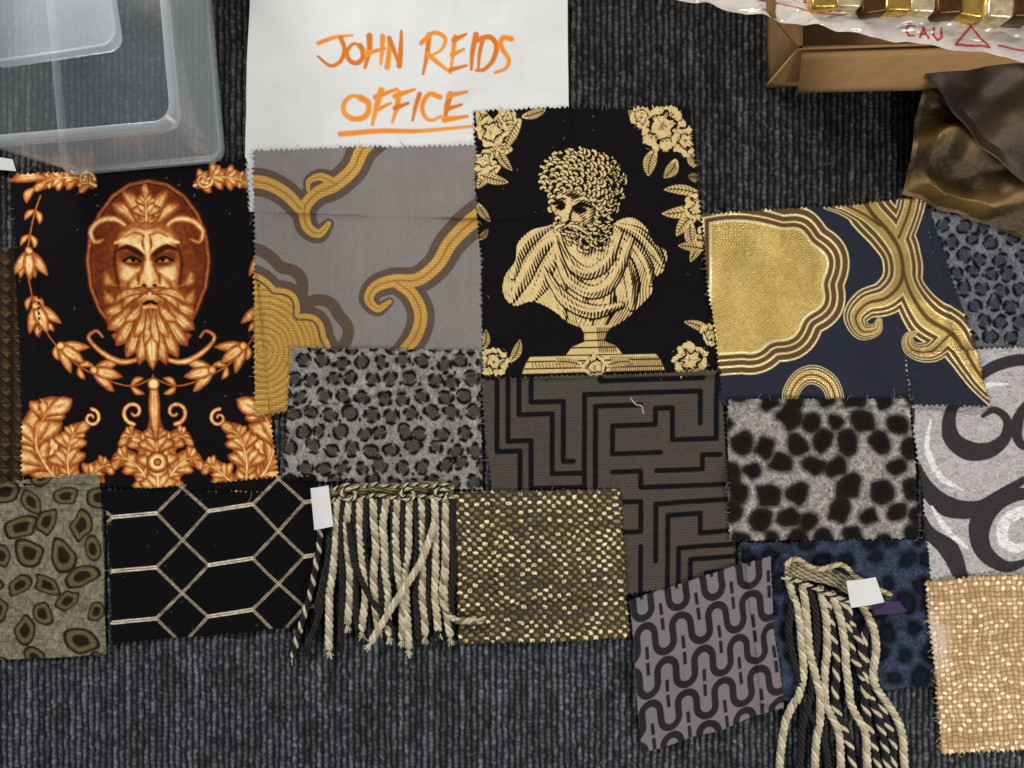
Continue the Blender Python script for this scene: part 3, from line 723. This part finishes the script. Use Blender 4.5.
cloth("fabric_sample","plush silver grey velvet sample with blurred black animal spots","fabric sample",
      [(727,399),(909,399),(916,538),(729,541)],spots(28,.46,(150,144,139),(32,28,26),[(.6,(22,19,18))],1.12,8,5,2.4,.6,0,.5,.2),FUR,res=.7,pink=1.2,thick=2,fray=30)
cloth("fabric_sample","grey leopard print velour sample over the scroll fabric","fabric sample",
      [(293,349),(479,351),(483,489),(284,479)],leopard(20,(132,129,125),(12,11,13),(70,67,65),seed=14),FUR,res=.62,pink=1.6,thick=1.6,fray=30)
cloth("fabric_sample","khaki ribbed sample with dark ocelot spots beside hexagon sample","fabric sample",
      [(-60,486),(101,474),(108,652),(-60,664)],spots(32,.41,(124,116,98),(36,30,22),[(.80,(104,90,62)),(.48,(34,28,19))],1.3,12,1.4,.3,.2,2.4,.35,.2),RIB,res=.65,pink=.8,fray=10)
def p_hex(cv):
    cv.c[:]=lin((11,11,15));K=lin((236,222,196));K2=lin((196,180,150))
    def L(a,b,hz=False):
        for o,w in((-1.1,1.4),(1.1,1.4)) if hz else ((-.8,.95),(.8,.95)):
            d=np.array(b,float)-np.array(a,float);d/=np.linalg.norm(d);nn=np.array([-d[1],d[0]])*o
            cv.stroke([np.array(a)+nn,np.array(b)+nn],w,K if hz else K2,smooth=False,h=.35,m=1 if hz else .5)
    rows1=[462,513,567,618,670];x1=183;x2=279;hw=26
    for k in range(4):
        for cx,dy in((x1,0),(x2,-9),(x1-96,6),(x2+96,-18)):
            c0=rows1[k]+dy;c1=rows1[k+1]+dy;m=(c0+c1)/2
            L((cx-hw,c0),(cx,m));L((cx+hw,c0-2),(cx,m));L((cx,m),(cx-hw,c1));L((cx,m),(cx+hw,c1-2))
    for k in range(5):
        r=rows1[k];L((x1+hw,r-2),(x2-hw,r-9),1);L((x1-hw,r),(x1-96+hw,r+4),1);L((x2+hw,r-11),(x2+96-hw,r-18),1)
    dots=(np.sin(cv.X*2*np.pi/2.6+cv.Y*2*np.pi/2.6*.8)>0)
    br=np.where(cv.m>.8,.85+.2*dots,.35+.8*dots)
    return specks(cv,cv.c*br[:,None]*(.75+.5*vn(cv.X/3,cv.Y/3,4))[:,None],20,(110,110,110),.5,4)
cloth("fabric_sample","black sample with cream stitched hexagon lattice","fabric sample",
      [(107,491),(313,477),(322,623),(115,643)],p_hex,RIB,res=.55,pink=2,fray=20,fcol=(40,38,40))
def p_pills(cv):
    U=cv.U+6;V=cv.V;P0=38.;r0=P0/4;L=5.;R=37.
    blk=np.zeros(U.size)
    def arch(u,v,up):
        v=v*up                        # arch opening towards +v
        top=np.where(v<-L,np.abs(np.hypot(u,v+L)-r0),np.where(v<L,np.abs(np.abs(u)-r0),np.hypot(np.abs(u)-r0,v-L)))
        return top
    for k in range(-1,6):
        sh=0 if k%2==0 else P0/2
        v=V-(k*R+8)
        u=(U+sh+P0/2)%P0-P0/2;d=arch(u,v,1)
        u2=(U+sh)%P0-P0/2;d=np.minimum(d,arch(u2,v,-1))
        blk=np.maximum(blk,1-sm(d,3.1,4.0))
        # dashes in the open mouths
        blk=np.maximum(blk,1-sm(np.maximum(np.abs(u)-1.9,np.abs(v-11)-6),-.4,.4))
        blk=np.maximum(blk,1-sm(np.maximum(np.abs(u2)-1.9,np.abs(v+11)-6),-.4,.4))
    c=mixc(np.tile(lin((120,112,118)),(U.size,1)),lin((24,22,31)),blk);cv.h=-.15*blk
    return c*(1+.15*(hsh(cv.X*3,cv.Y*3)-.5))[:,None]
cloth("fabric_sample","mauve grey satin sample with black linked arch pattern","fabric sample",
      [(629,600),(766,556),(783,706),(641,750)],p_pills,JACQ,res=.55,pink=.6,wr=3.8,thick=2,curl=3)
def basket(pu,pv,c0,c1,cw,gold,seed,hh=.8,mm=1.,glint=(255,240,196)):
    def f(cv):
        U=cv.U+5*(vn(cv.U/22,cv.V/16,seed)-.5)+1.2*(vn(cv.U/4,cv.V/4,seed+1)-.5);V=cv.V+4*(vn(cv.U/16,cv.V/22,seed+3)-.5)+1.2*(vn(cv.U/4,cv.V/4,seed+7)-.5)
        a=U/pu;b=V/pv;i=np.floor(a);j=np.floor(b);fa=a-i;fb=b-j;p=(i+j)%2
        rn=hsh(i,j,seed);x=np.abs(fa-.5)*2;y=np.abs(fb-.5)*2
        weft=np.clip(1-x**4*.7,0,1)*np.clip(1-y**2.6*.95,0,1)
        warp=np.clip(1-y**4*.7,0,1)*np.clip(1-x**2.2,0,1)
        fw=.65+.7*vn(U/3,V/.8,seed+1);fp=.65+.7*vn(U/.8,V/3,seed+2)
        wid=.45+.8*hsh(j,j*0,seed+4)       # uneven yarns
        tw=weft*(.3+.8*rn)*fw*wid*(.75+.5*vn(U/25,V/25,seed));tp=warp*fp*(.5+.6*rn)
        c=np.where((p==0)[:,None],lin(c0)+(lin(c1)-lin(c0))*np.clip(tw,0,1.15)[:,None],lin(c0)+(lin(cw)-lin(c0))*np.clip(tp,0,1.1)[:,None])
        hi=(p==0)*sm(weft,.45,.85)*(rn*wid>.42)*gold*(vn(U/1.4,V/.9,3)>.45)
        c=mixc(c,lin(glint),hi)
        cv.h=np.where(p==0,weft,warp*.6)*hh*(.6+.6*rn);cv.m=np.where(p==0,np.clip(tw*1.2,0,1),.2*tp)*mm*(1-hi*.8)
        return c
    return f
cloth("fabric_sample","metallic gold and black basket weave sample","fabric sample",
      [(456,492),(618,488),(627,636),(460,641)],basket(5.2,4.4,(15,12,10),(214,186,116),(62,52,36),.95,2,1.3),METW,res=.55,pink=1.8,thick=1.8,fray=40,fcol=(120,100,60))
BK=basket(5.4,4.8,(136,102,62),(255,230,184),(222,186,134),.85,6,1.6,.3,(255,250,232))
def p_burlap(cv):
    c=BK(cv);d=sm(cv.U+14*fbm(cv.X/10,cv.Y/10,3),34,14)*sm(cv.V,110,60)*sm(cv.V,20,50)
    return mixc(c,lin((238,228,214)),d*.6*(.6+.4*hsh(np.floor(cv.X/2),np.floor(cv.Y/2))))
cloth("fabric_sample","shiny straw coloured burlap weave sample with frayed edge","fabric sample",
      [(923,580),(1085,570),(1090,742),(941,751)],p_burlap,LINEN,res=.6,pink=2.4,thick=2.2,fray=60,fcol=(226,196,148))

# ------------------------------------------------ cords and fringes
CR=(198,188,160);CR3=(CR,(214,206,180),(176,164,134));BL=(18,17,20);CRB=(CR,(206,198,172),(92,80,58))
def cord(parent,pts,r=3.0,cols=CR3,lift=0,name="twisted_cord",label=None,knot=True,pitch=5.0):
    p=spl(pts,12);seg=np.r_[0,np.cumsum(np.hypot(*np.diff(p,axis=0).T))]
    n=int(seg[-1]/1.3)+2;s=np.linspace(0,seg[-1],n)
    x=np.interp(s,seg,p[:,0]);y=np.interp(s,seg,p[:,1])
    x=x+1.6*(vn(s/24,s*0+r*9+pts[0][0],3)-.5)*2
    z=HS(x,y);k=np.ones(9)/9;z=np.convolve(np.pad(z,4,'edge'),k,'valid');z=np.maximum(z,HS(x,y)*.98)+r*.95+lift
    c=np.stack([(x-512),(384-y),z],1)
    t=np.gradient(c,axis=0);t/=np.linalg.norm(t,axis=1)[:,None];sd=np.cross(t,[0,0,1.]);sd/=np.linalg.norm(sd,axis=1)[:,None];up=np.cross(sd,t)
    Vs=[];Fs=[];Cs=[];o=0;ns=len(cols)
    tail=sm(s,seg[-1]-2,seg[-1])
    ph0=random.random()*6
    for k2,cl in enumerate(cols):
        a=s/(r*pitch)*2*np.pi+2*np.pi*k2/ns+ph0+.6*vn(s/20,s*0,7)
        q=c+(np.cos(a)[:,None]*sd+np.sin(a)[:,None]*up)*r*.5
        V,F=tube(q,r*.56*(1-.3*tail),7);Vs.append(V);Fs.append(F+o);o+=len(V)
        Cs.append(np.tile(lin(cl),(len(V),1))*(.75+.45*rng.random((len(V),1))))
    if knot:
        e=c[-1];d=t[-1]
        for _ in range(18):
            dd=d*random.uniform(3,10)+sd[-1]*random.uniform(-3.5,3.5)+up[-1]*random.uniform(-2,.5)
            q=np.array([e-d*2,e+dd*.5,e+dd+sd[-1]*random.uniform(-1,1)])
            V,F=tube(spl(q,4),.55,4);Vs.append(V);Fs.append(F+o);o+=len(V)
            Cs.append(np.tile(lin(random.choice(cols)),(len(V),1)))
    ob=rawmesh(name,np.vstack(Vs)/1000,np.vstack(Fs),CORDM,np.vstack(Cs))
    return finish(ob,label,parent=parent)
def empty(name,x,y,z,label,cat,group=None):
    e=bpy.data.objects.new(name,None);e.location=W(x,y,z);e.empty_display_size=.02
    finish(e,label,cat,group=group);bpy.context.view_layer.update();return e
def strip(name,parent,pts,w,col,lift,stripe=None,mat=CORDM,label=None):
    p=spl(pts,14);t=np.gradient(p,axis=0);t/=np.linalg.norm(t,axis=1)[:,None];nn=np.c_[-t[:,1],t[:,0]]
    m=9;V=[];C=[]
    for k in range(m):
        f=k/(m-1)-.5
        q=p+nn*w*f
        zz=HS(q[:,0],q[:,1]).max()+lift+1.5*math.cos(f*3.1)
        V.append(np.stack([q[:,0]-512,384-q[:,1],np.full(len(q),zz)+.8*np.sin(np.arange(len(q))*1.3)],1))
        cc=np.tile(lin(col),(len(q),1))
        if stripe is not None: cc=np.where(((np.arange(len(q))//3+k)%2==0)[:,None],lin(stripe),cc)
        C.append(cc)
    V=np.vstack(V);F=gridfaces(m,len(p))
    b=V.copy();b[:,2]-=1.6
    F=np.vstack([F,F[:,::-1]+len(V)])
    return finish(rawmesh(name,np.vstack([V,b])/1000,F,mat,np.vstack(C+C)),label,parent=parent)
f1=empty("tassel_fringe",385,570,8,"black and cream twisted cord fringe lying over fabric samples","trimming","cord fringe trimmings")
strip("heading_tape",f1,[(332,494),(360,489),(395,489),(430,487),(454,490)],13,(158,142,104),4,(34,30,24))
for yy in(485,496):
    cord(f1,[(334,yy+5),(348,yy-1),(360,yy+2),(378,yy-2),(395,yy+1),(412,yy-2),(430,yy),(444,yy-2),(455,yy+2)],2.0,(CR,(140,118,70),BL),lift=6,knot=False,name="braided_edge")
def loop(parent,x,y,r,lift):
    t=np.linspace(0,6.2,9);cord(parent,list(zip(x+r*np.cos(t),y+r*np.sin(t)*.8)),1.8,(CR,BL,CR),lift=lift,knot=False,name="looped_knot")
for lx in(350,408,442): loop(f1,lx,493,7,9)
def tag(parent,q,z,name="paper_tag",col=(216,216,216),label="small white paper swing tag"):
    q=[np.array(a,float) for a in q];n=12
    u,v=np.meshgrid(np.linspace(0,1,n),np.linspace(0,1,n))
    X=(q[0][0]*(1-u)+q[1][0]*u)*(1-v)+(q[3][0]*(1-u)+q[2][0]*u)*v;Y=(q[0][1]*(1-u)+q[1][1]*u)*(1-v)+(q[3][1]*(1-u)+q[2][1]*u)*v
    Z=z+2.5*np.sin(u*2.6)+1.*v
    V=np.stack([X.ravel()-512,384-Y.ravel(),Z.ravel()],1);b=V.copy();b[:,2]-=.5
    F=gridfaces(n,n);F=np.vstack([F,F[:,::-1]+len(V)])
    return finish(rawmesh(name,np.vstack([V,b])/1000,F,PAPER,lin(col)),label,parent=parent)
tag(f1,[(313,487),(331,484),(336,524),(317,528)],12)
BK3=(BL,(26,25,27),(14,13,15))
tops=[331+k*6.1 for k in range(21)]
for i,x in enumerate(tops):
    e=x+random.uniform(-7,7)-(8 if x<345 else 0);ym=random.uniform(618,652)
    mid=[(x+random.uniform(-3,3),542),((x+e)/2+random.uniform(-4,4),592)]
    if i%2==0: cord(f1,[(x,498)]+mid+[(e,ym-8)],3.8,BK3,lift=1.2+random.uniform(0,2),label="black twisted cord")
    else: cord(f1,[(x,498)]+mid+[(e,ym+4)],4.0,CR3 if i%4==1 else (CR,(206,198,172),(150,138,108)),lift=2.+random.uniform(0,1.5))
cord(f1,[(436,520),(424,556),(402,592),(372,640)],3.6,CR3,lift=9)
cord(f1,[(352,522),(356,560),(374,600),(392,622)],3.2,BK3,lift=7,label="black twisted cord")
cord(f1,[(322,520),(316,570),(306,615),(294,656)],3.2,(BL,CR,BL),lift=1,label="black twisted cord with cream strand")
cord(f1,[(328,505),(330,560),(322,610),(308,648)],3.4,BK3,lift=2,label="black twisted cord")
cord(f1,[(446,560),(442,592),(454,616),(476,618)],3.2,(CR,(120,105,66),CR),lift=5)

f2=empty("tassel_fringe",840,650,10,"cream and black rope fringe bundle beside arch pattern sample","trimming","cord fringe trimmings")
strip("heading_tape",f2,[(782,568),(800,570),(830,576),(862,592),(882,602)],16,(186,172,136),5,(60,52,40))
cord(f2,[(780,562),(792,556),(812,566),(836,562),(850,574),(868,584),(886,592)],2.6,(CR,(160,140,96),CR),lift=9,knot=False,name="braided_edge")
cord(f2,[(778,574),(800,580),(826,592),(850,600),(880,606)],2.2,(CR,BL,CR),lift=8,knot=False,name="braided_edge")
for a,b,L,cl,lf in [
 (784,574,[(798,620),(800,680),(782,730),(776,800)],CR3,1),
 (800,580,[(806,640),(818,700),(812,750),(820,800)],CR3,3),
 (816,585,[(826,630),(822,690),(838,740),(836,800)],CR3,1),
 (828,590,[(842,640),(846,690),(862,735),(866,800)],CR3,4),
 (858,600,[(872,640),(870,680),(896,720),(904,790)],CR3,4),
 (846,598,[(850,650),(870,700),(884,750),(890,800)],(BL,CR,BL),2),
 (870,602,[(862,650),(880,700),(890,740),(896,800)],(BL,CR,BL),0),
 (838,596,[(858,650),(862,700),(872,750),(880,800)],(BL,CR,BL),2),
 (808,584,[(814,640),(806,700),(800,750),(796,800)],BK3,0),
 (792,580,[(788,640),(804,700),(822,740),(828,800)],BK3,0),
 (822,590,[(834,650),(834,700),(850,750),(852,800)],(BL,BL,CR),0)]:
    cord(f2,[(a,b)]+L,3.9,cl,lift=lf,pitch=4.6)
tag(f2,[(838,576),(866,572),(874,596),(842,602)],24)
tag(f2,[(862,598),(890,596),(898,606),(868,610)],20,"paper_tag",(60,42,84),"small purple printed tag")

# ------------------------------------------------ plastic tub
def plastic(name,tint,alpha,rough=.14):
    m,nt,b=newmat(name);N=nt.nodes;L=nt.links
    nz=N.new("ShaderNodeTexNoise");nz.inputs["Scale"].default_value=25;tc=N.new("ShaderNodeTexCoord");L.new(tc.outputs["Object"],nz.inputs["Vector"])
    lw=N.new("ShaderNodeLayerWeight");lw.inputs["Blend"].default_value=.3
    mr=N.new("ShaderNodeMapRange");mr.inputs["To Min"].default_value=alpha*.7;mr.inputs["To Max"].default_value=alpha*1.3
    L.new(nz.outputs["Fac"],mr.inputs["Value"])
    ad=N.new("ShaderNodeMath");ad.operation='MULTIPLY_ADD';ad.inputs[1].default_value=.28;L.new(lw.outputs["Facing"],ad.inputs[0]);L.new(mr.outputs["Result"],ad.inputs[2]);ad.use_clamp=True
    L.new(ad.outputs[0],b.inputs["Alpha"])
    b.inputs["Base Color"].default_value=(*lin(tint),1);b.inputs["Roughness"].default_value=rough;b.inputs["Specular IOR Level"].default_value=1.
    return m
TUBM=plastic("frosted_plastic",(206,218,226),.07);RIMM=plastic("frosted_plastic_rim",(224,234,240),.2)
def rr(cx,cy,w,d,r,ang,z,n=6):
    out=[]
    for sx,sy,a0 in((1,1,0),(-1,1,90),(-1,-1,180),(1,-1,270)):
        for k in range(n+1):
            a=math.radians(a0+90*k/n);x=sx*(w/2-r)+r*math.cos(a);y=sy*(d/2-r)+r*math.sin(a)
            X=x*math.cos(ang)-y*math.sin(ang)+cx;Y=x*math.sin(ang)+y*math.cos(ang)+cy
            out.append((X/1000,Y/1000,z/1000))
    return out
def loft(name,loops,mat,capb=False,capt=False,**k):
    n=len(loops[0]);V=np.array([p for l in loops for p in l])
    F=[]
    for a in range(len(loops)-1):
        for i in range(n):
            j=(i+1)%n;F.append((a*n+i,a*n+j,(a+1)*n+j,(a+1)*n+i))
    me=bpy.data.meshes.new(name);F=list(F)
    if capb:F.append(tuple(range(n))[::-1])
    if capt:F.append(tuple(range((len(loops)-1)*n,len(loops)*n)))
    o=V.mean(0);o[2]=V[:,2].min()
    me.from_pydata([tuple(v-o) for v in V],[],F);me.materials.append(mat)
    for f in me.polygons:f.use_smooth=len(f.vertices)==4
    ob=bpy.data.objects.new(name,me);ob.location=o;COL.objects.link(ob);bpy.context.view_layer.update()
    return finish(ob,**k)
ang=math.radians(5)
cx,cy=134-512,384-37
tub=empty("storage_tub",134,37,0,"open clear frosted plastic storage tub standing on the carpet","storage box")
w0,d0=158,262
L=[rr(cx,cy,w0-10,d0-10,10,ang,3),rr(cx,cy,w0-2,d0-2,13,ang,4),rr(cx,cy,w0,d0,14,ang,8)]
for z in(40,90,140,150,152,184): L.append(rr(cx,cy,w0+z*.12+(4 if z>150 else 0),d0+z*.12+(4 if z>150 else 0),14,ang,z))
body=loft("tub_wall",L,TUBM,capb=True,parent=tub)
md=body.modifiers.new("thick",'SOLIDIFY');md.thickness=.0016
w1,d1=w0+184*.12+4,d0+184*.12+4
Lr=[rr(cx,cy,w1-2,d1-2,14,ang,186),rr(cx,cy,w1+8,d1+8,18,ang,187),rr(cx,cy,w1+10,d1+10,19,ang,184),rr(cx,cy,w1+10,d1+10,19,ang,172),rr(cx,cy,w1+7,d1+7,18,ang,172),rr(cx,cy,w1+6,d1+6,18,ang,183),rr(cx,cy,w1-2,d1-2,14,ang,183)]
rim=loft("tub_rim",Lr+[Lr[0]],RIMM,parent=tub)
foot=loft("tub_foot",[rr(cx,cy,w0+4,d0+4,14,ang,.5),rr(cx,cy,w0+5,d0+5,14,ang,6),rr(cx,cy,w0+1,d0+1,14,ang,7),rr(cx,cy,w0-8,d0-8,10,ang,1)],RIMM,parent=tub)
def slab(name,cx,cy,w,d,z0,z1,ang,mat,r=6,**k):
    return loft(name,[rr(cx,cy,w-3,d-3,r,ang,z0),rr(cx,cy,w,d,r,ang,z0+1.5),rr(cx,cy,w,d,r,ang,z1-1.5),rr(cx,cy,w-3,d-3,r,ang,z1)],mat,capb=True,capt=True,**k)
# a shallow clear tray lying in the tub
lcx,lcy=96-512,384-20
lid=empty("plastic_tray",96,20,60,"shallow clear plastic tray resting inside the open storage tub","tray")
slab("tray_base",lcx,lcy,118,150,100,102,ang+.06,RIMM,r=12,parent=lid)
loft("tray_rim",[rr(lcx,lcy,118,150,12,ang+.06,102),rr(lcx,lcy,122,154,13,ang+.06,126),rr(lcx,lcy,128,160,15,ang+.06,127),rr(lcx,lcy,129,161,15,ang+.06,121)],RIMM,parent=lid)
lab=tag(tub,[(-14,156),(14,160),(18,172),(-10,170)],1.5,"barcode_label",(190,190,190),"small white barcode label")

# ------------------------------------------------ cardboard box
CARD=simple("corrugated_cardboard",(186,146,100),.85,noise=60,bump=.12,cvar=.08)
CARDD=simple("cardboard_inner",(136,102,66),.9,noise=60,bump=.12,cvar=.1)
box=empty("cardboard_box",930,20,0,"open brown cardboard box with white caution tape on carpet","cardboard box")
def panel(name,pts,mat,th=3,parent=box,label=None):
    p=[np.array([(a[0]-512)/1000,(384-a[1])/1000,a[2]/1000]) for a in pts]
    n=np.cross(p[1]-p[0],p[3]-p[0]);n/=np.linalg.norm(n);n*=th/1000
    N=8;V=[];
    for sgn in(0,1):
        for j in range(N):
            for i in range(N):
                u=i/(N-1);v=j/(N-1)
                q=(p[0]*(1-u)+p[1]*u)*(1-v)+(p[3]*(1-u)+p[2]*u)*v
                V.append(q-n*sgn)
    V=np.array(V);F=gridfaces(N,N);i=np.arange(N*N).reshape(N,N);ring=np.concatenate([i[0,:],i[1:,-1],i[-1,-2::-1],i[-2:0:-1,0]])
    a=np.arange(len(ring));b=(a+1)%len(ring);F2=np.stack([ring[a],ring[b],ring[b]+N*N,ring[a]+N*N],1)
    ob=rawmesh(name,V,np.vstack([F,F[:,::-1]+N*N,F2]),mat,smooth=False)
    return finish(ob,label,parent=parent)
Hb=110
panel("box_wall",[(766,88,1),(1130,76,1),(1130,76,Hb),(766,88,Hb)],CARD)
panel("box_wall",[(766,-160,1),(766,87,1),(766,87,Hb),(766,-160,Hb)],CARDD)
panel("box_base",[(769,-160,2),(1130,-160,2),(1130,70,2),(769,84,2)],CARDD)
panel("box_flap",[(768,90,Hb),(1130,78,Hb),(1130,94,Hb-74),(790,98,Hb-84)],CARD,label="cardboard flap folded outward")
panel("box_flap",[(766,-160,Hb),(764,86,Hb),(726,70,Hb+40),(726,-160,Hb+40)],CARDD,label="cardboard flap folded outward")
def p_tape(lu,lv,U,V):
    cv=CV(U,V,U,V,3);cv.c[:]=lin((210,202,194));R=lin((186,44,40))
    G={'C':[[(8,1),(3,0),(0,5),(3,10),(8,9)]],'A':[[(0,10),(4,0)],[(4,0),(8,10)],[(2,6),(6,6)]],'U':[[(0,0),(0,7),(4,10),(8,7),(8,0)]],
       'T':[[(0,0),(8,0)],[(4,0),(4,10)]],'I':[[(4,0),(4,10)]],'O':[[(4,0),(0,3),(0,7),(4,10),(8,7),(8,3),(4,0)]],'N':[[(0,10),(0,0)],[(0,0),(8,10)],[(8,10),(8,0)]]}
    def word(x0,y0,k,txt="CAUTION",w=2.4):
        for ch in txt:
            for st in G[ch]: cv.stroke([(x0+a*k*.8,y0+b*k) for a,b in st],w,R,smooth=False)
            x0+=8*k*.8+5
        return x0
    x=word(30,4,1.0,w=2);cv.stroke([(x+4,14),(x+10,4),(x+16,14),(x+4,14)],1.6,R,smooth=False)
    cv.stroke([(30,19),(150,23)],1.4,R,smooth=False)
    e=lu*.76
    word(e-46,lv-17,1.1,"CAU",2.2)
    cv.stroke([(e-2,lv-5),(e+12,lv-22),(e+28,lv-5),(e-2,lv-5)],2.2,R,smooth=False)
    cv.stroke([(e+36,lv-8),(lu,lv-10)],1.6,R,smooth=False)
    n=fbm(U/18,V/9,3);cv.h=n
    return cv.c*(.82+.36*n.ravel())[:,None]
TAPE=fabric("glossy_white_tape",.2,0,0,0,120,.35,.03,.6)
def tape(a,b,c,d,lab,name="printed_tape"):
    a,b,c,d=[np.array(P(*k)) for k in(a,b,c,d)]
    lu=np.linalg.norm(b-a);lv=np.linalg.norm(d-a)*.3+np.linalg.norm(c-b)*.7;nu=int(lu/.7);nv=int(lv/.6)
    u,v=np.meshgrid(np.linspace(0,1,nu),np.linspace(0,1,nv))
    q=(a*(1-u[...,None])+b*u[...,None])*(1-v[...,None])+(d*(1-u[...,None])+c*u[...,None])*v[...,None]
    q[...,2]+=12*np.abs(fbm(u*lu/30+v*1.5,v*2.5,4)-.5)
    q[...,1]+=3.5*(vn(u*lu/16,v*2,4)-.5)*2
    C=p_tape(lu,lv,u*lu,v*lv)
    V=np.stack([(q[...,0]-512).ravel(),(384-q[...,1]).ravel(),q[...,2].ravel()],1)/1000
    return finish(rawmesh("printed_tape",V,gridfaces(nv,nu),TAPE,C),lab,parent=box)
tape((672,-24,150),(1045,12,126),(1045,66,120),(670,0,150),"crinkled white plastic tape printed with red caution lettering")
gm=[simple("gold_foil_cloth",(206,166,84),.28,.8,noise=120,bump=.8,cvar=.4),simple("brown_foil_cloth",(90,62,34),.35,.6,noise=120,bump=.8,cvar=.4),simple("champagne_foil_cloth",(224,206,160),.3,.6,noise=140,bump=.8,cvar=.35)]
for k in range(9):
    x,y,_=P(824+k*25,-6+k*1.2+random.uniform(-3,3),150)
    slab("fabric_swatch",x-512,384-y,22,20+random.uniform(0,8),118,150+random.uniform(-2,4),random.uniform(-.2,.2),gm[(k*2)%3],r=3,
         label="small shiny gold fabric swatch standing in the cardboard box" if (k*2)%3!=1 else "small shiny brown fabric swatch standing in the cardboard box",cat="fabric swatch",group="metallic swatches in the box")

# ------------------------------------------------ bronze satin drape
def drape(name,q,zq,col0,col1,seed,label,amp=9,per=26,dirv=(.5,.86),al=.8):
    nu=nv=190
    u,v=np.meshgrid(np.linspace(0,1,nu),np.linspace(0,1,nv))
    A=[np.array(P(a[0],a[1],z)) for a,z in zip(q,zq)]
    Q=(A[0]*(1-u[...,None])+A[1]*u[...,None])*(1-v[...,None])+(A[3]*(1-u[...,None])+A[2]*u[...,None])*v[...,None]
    X,Y,Z=Q[...,0],Q[...,1],Q[...,2]
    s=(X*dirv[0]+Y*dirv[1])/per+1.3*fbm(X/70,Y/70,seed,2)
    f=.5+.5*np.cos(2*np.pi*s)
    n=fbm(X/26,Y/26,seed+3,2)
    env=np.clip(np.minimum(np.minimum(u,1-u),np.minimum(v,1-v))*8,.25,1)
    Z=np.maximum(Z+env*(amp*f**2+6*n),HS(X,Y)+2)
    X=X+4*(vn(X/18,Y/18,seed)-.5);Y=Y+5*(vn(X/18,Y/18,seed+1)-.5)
    t=np.clip(.8*f**3*n*1.4+.25*vn(X/1.5,Y/1.5,3),0,1)  # satin highlights painted into the colour along fold crests, plus fine speckle
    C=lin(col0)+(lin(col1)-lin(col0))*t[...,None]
    V=np.stack([(X-512).ravel(),(384-Y).ravel(),Z.ravel()],1)/1000
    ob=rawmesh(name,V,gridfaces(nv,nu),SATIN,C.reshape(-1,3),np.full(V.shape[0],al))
    return finish(ob,label,"fabric")
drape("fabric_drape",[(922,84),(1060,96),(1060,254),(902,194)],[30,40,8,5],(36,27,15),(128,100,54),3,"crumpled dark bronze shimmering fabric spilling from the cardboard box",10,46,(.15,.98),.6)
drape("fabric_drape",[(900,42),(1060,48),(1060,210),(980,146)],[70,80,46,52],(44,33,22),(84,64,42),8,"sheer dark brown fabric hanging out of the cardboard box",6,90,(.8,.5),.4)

# ------------------------------------------------ light, camera
w=bpy.data.worlds.new("World");bpy.context.scene.world=w;w.use_nodes=True
bg=w.node_tree.nodes["Background"];bg.inputs[0].default_value=(.97,.98,1,1);bg.inputs[1].default_value=.25
def area(name,loc,tgt,size,power,col):
    l=bpy.data.lights.new(name,'AREA');l.size=size;l.energy=power;l.color=col
    o=bpy.data.objects.new(name,l);o.location=loc;COL.objects.link(o)
    from mathutils import Vector
    o.rotation_euler=(Vector(tgt)-Vector(loc)).to_track_quat('-Z','Y').to_euler()
area("window_light",(-.8,1.15,1.2),(0.1,-.05,0),.4,26,(1,.975,.93))
area("room_light",(1.1,-.85,1.1),(0.35,-.2,0),.4,15,(1,.93,.83))
cam=bpy.data.cameras.new("Camera");co=bpy.data.objects.new("Camera",cam);COL.objects.link(co)
co.location=(0,0,CAMH);cam.sensor_width=36;cam.lens=36*CAMH/1.024;cam.clip_end=20;cam.clip_start=.01
bpy.context.scene.camera=co
sc=bpy.context.scene;sc.view_settings.view_transform='Standard';sc.view_settings.look='None';sc.view_settings.exposure=0
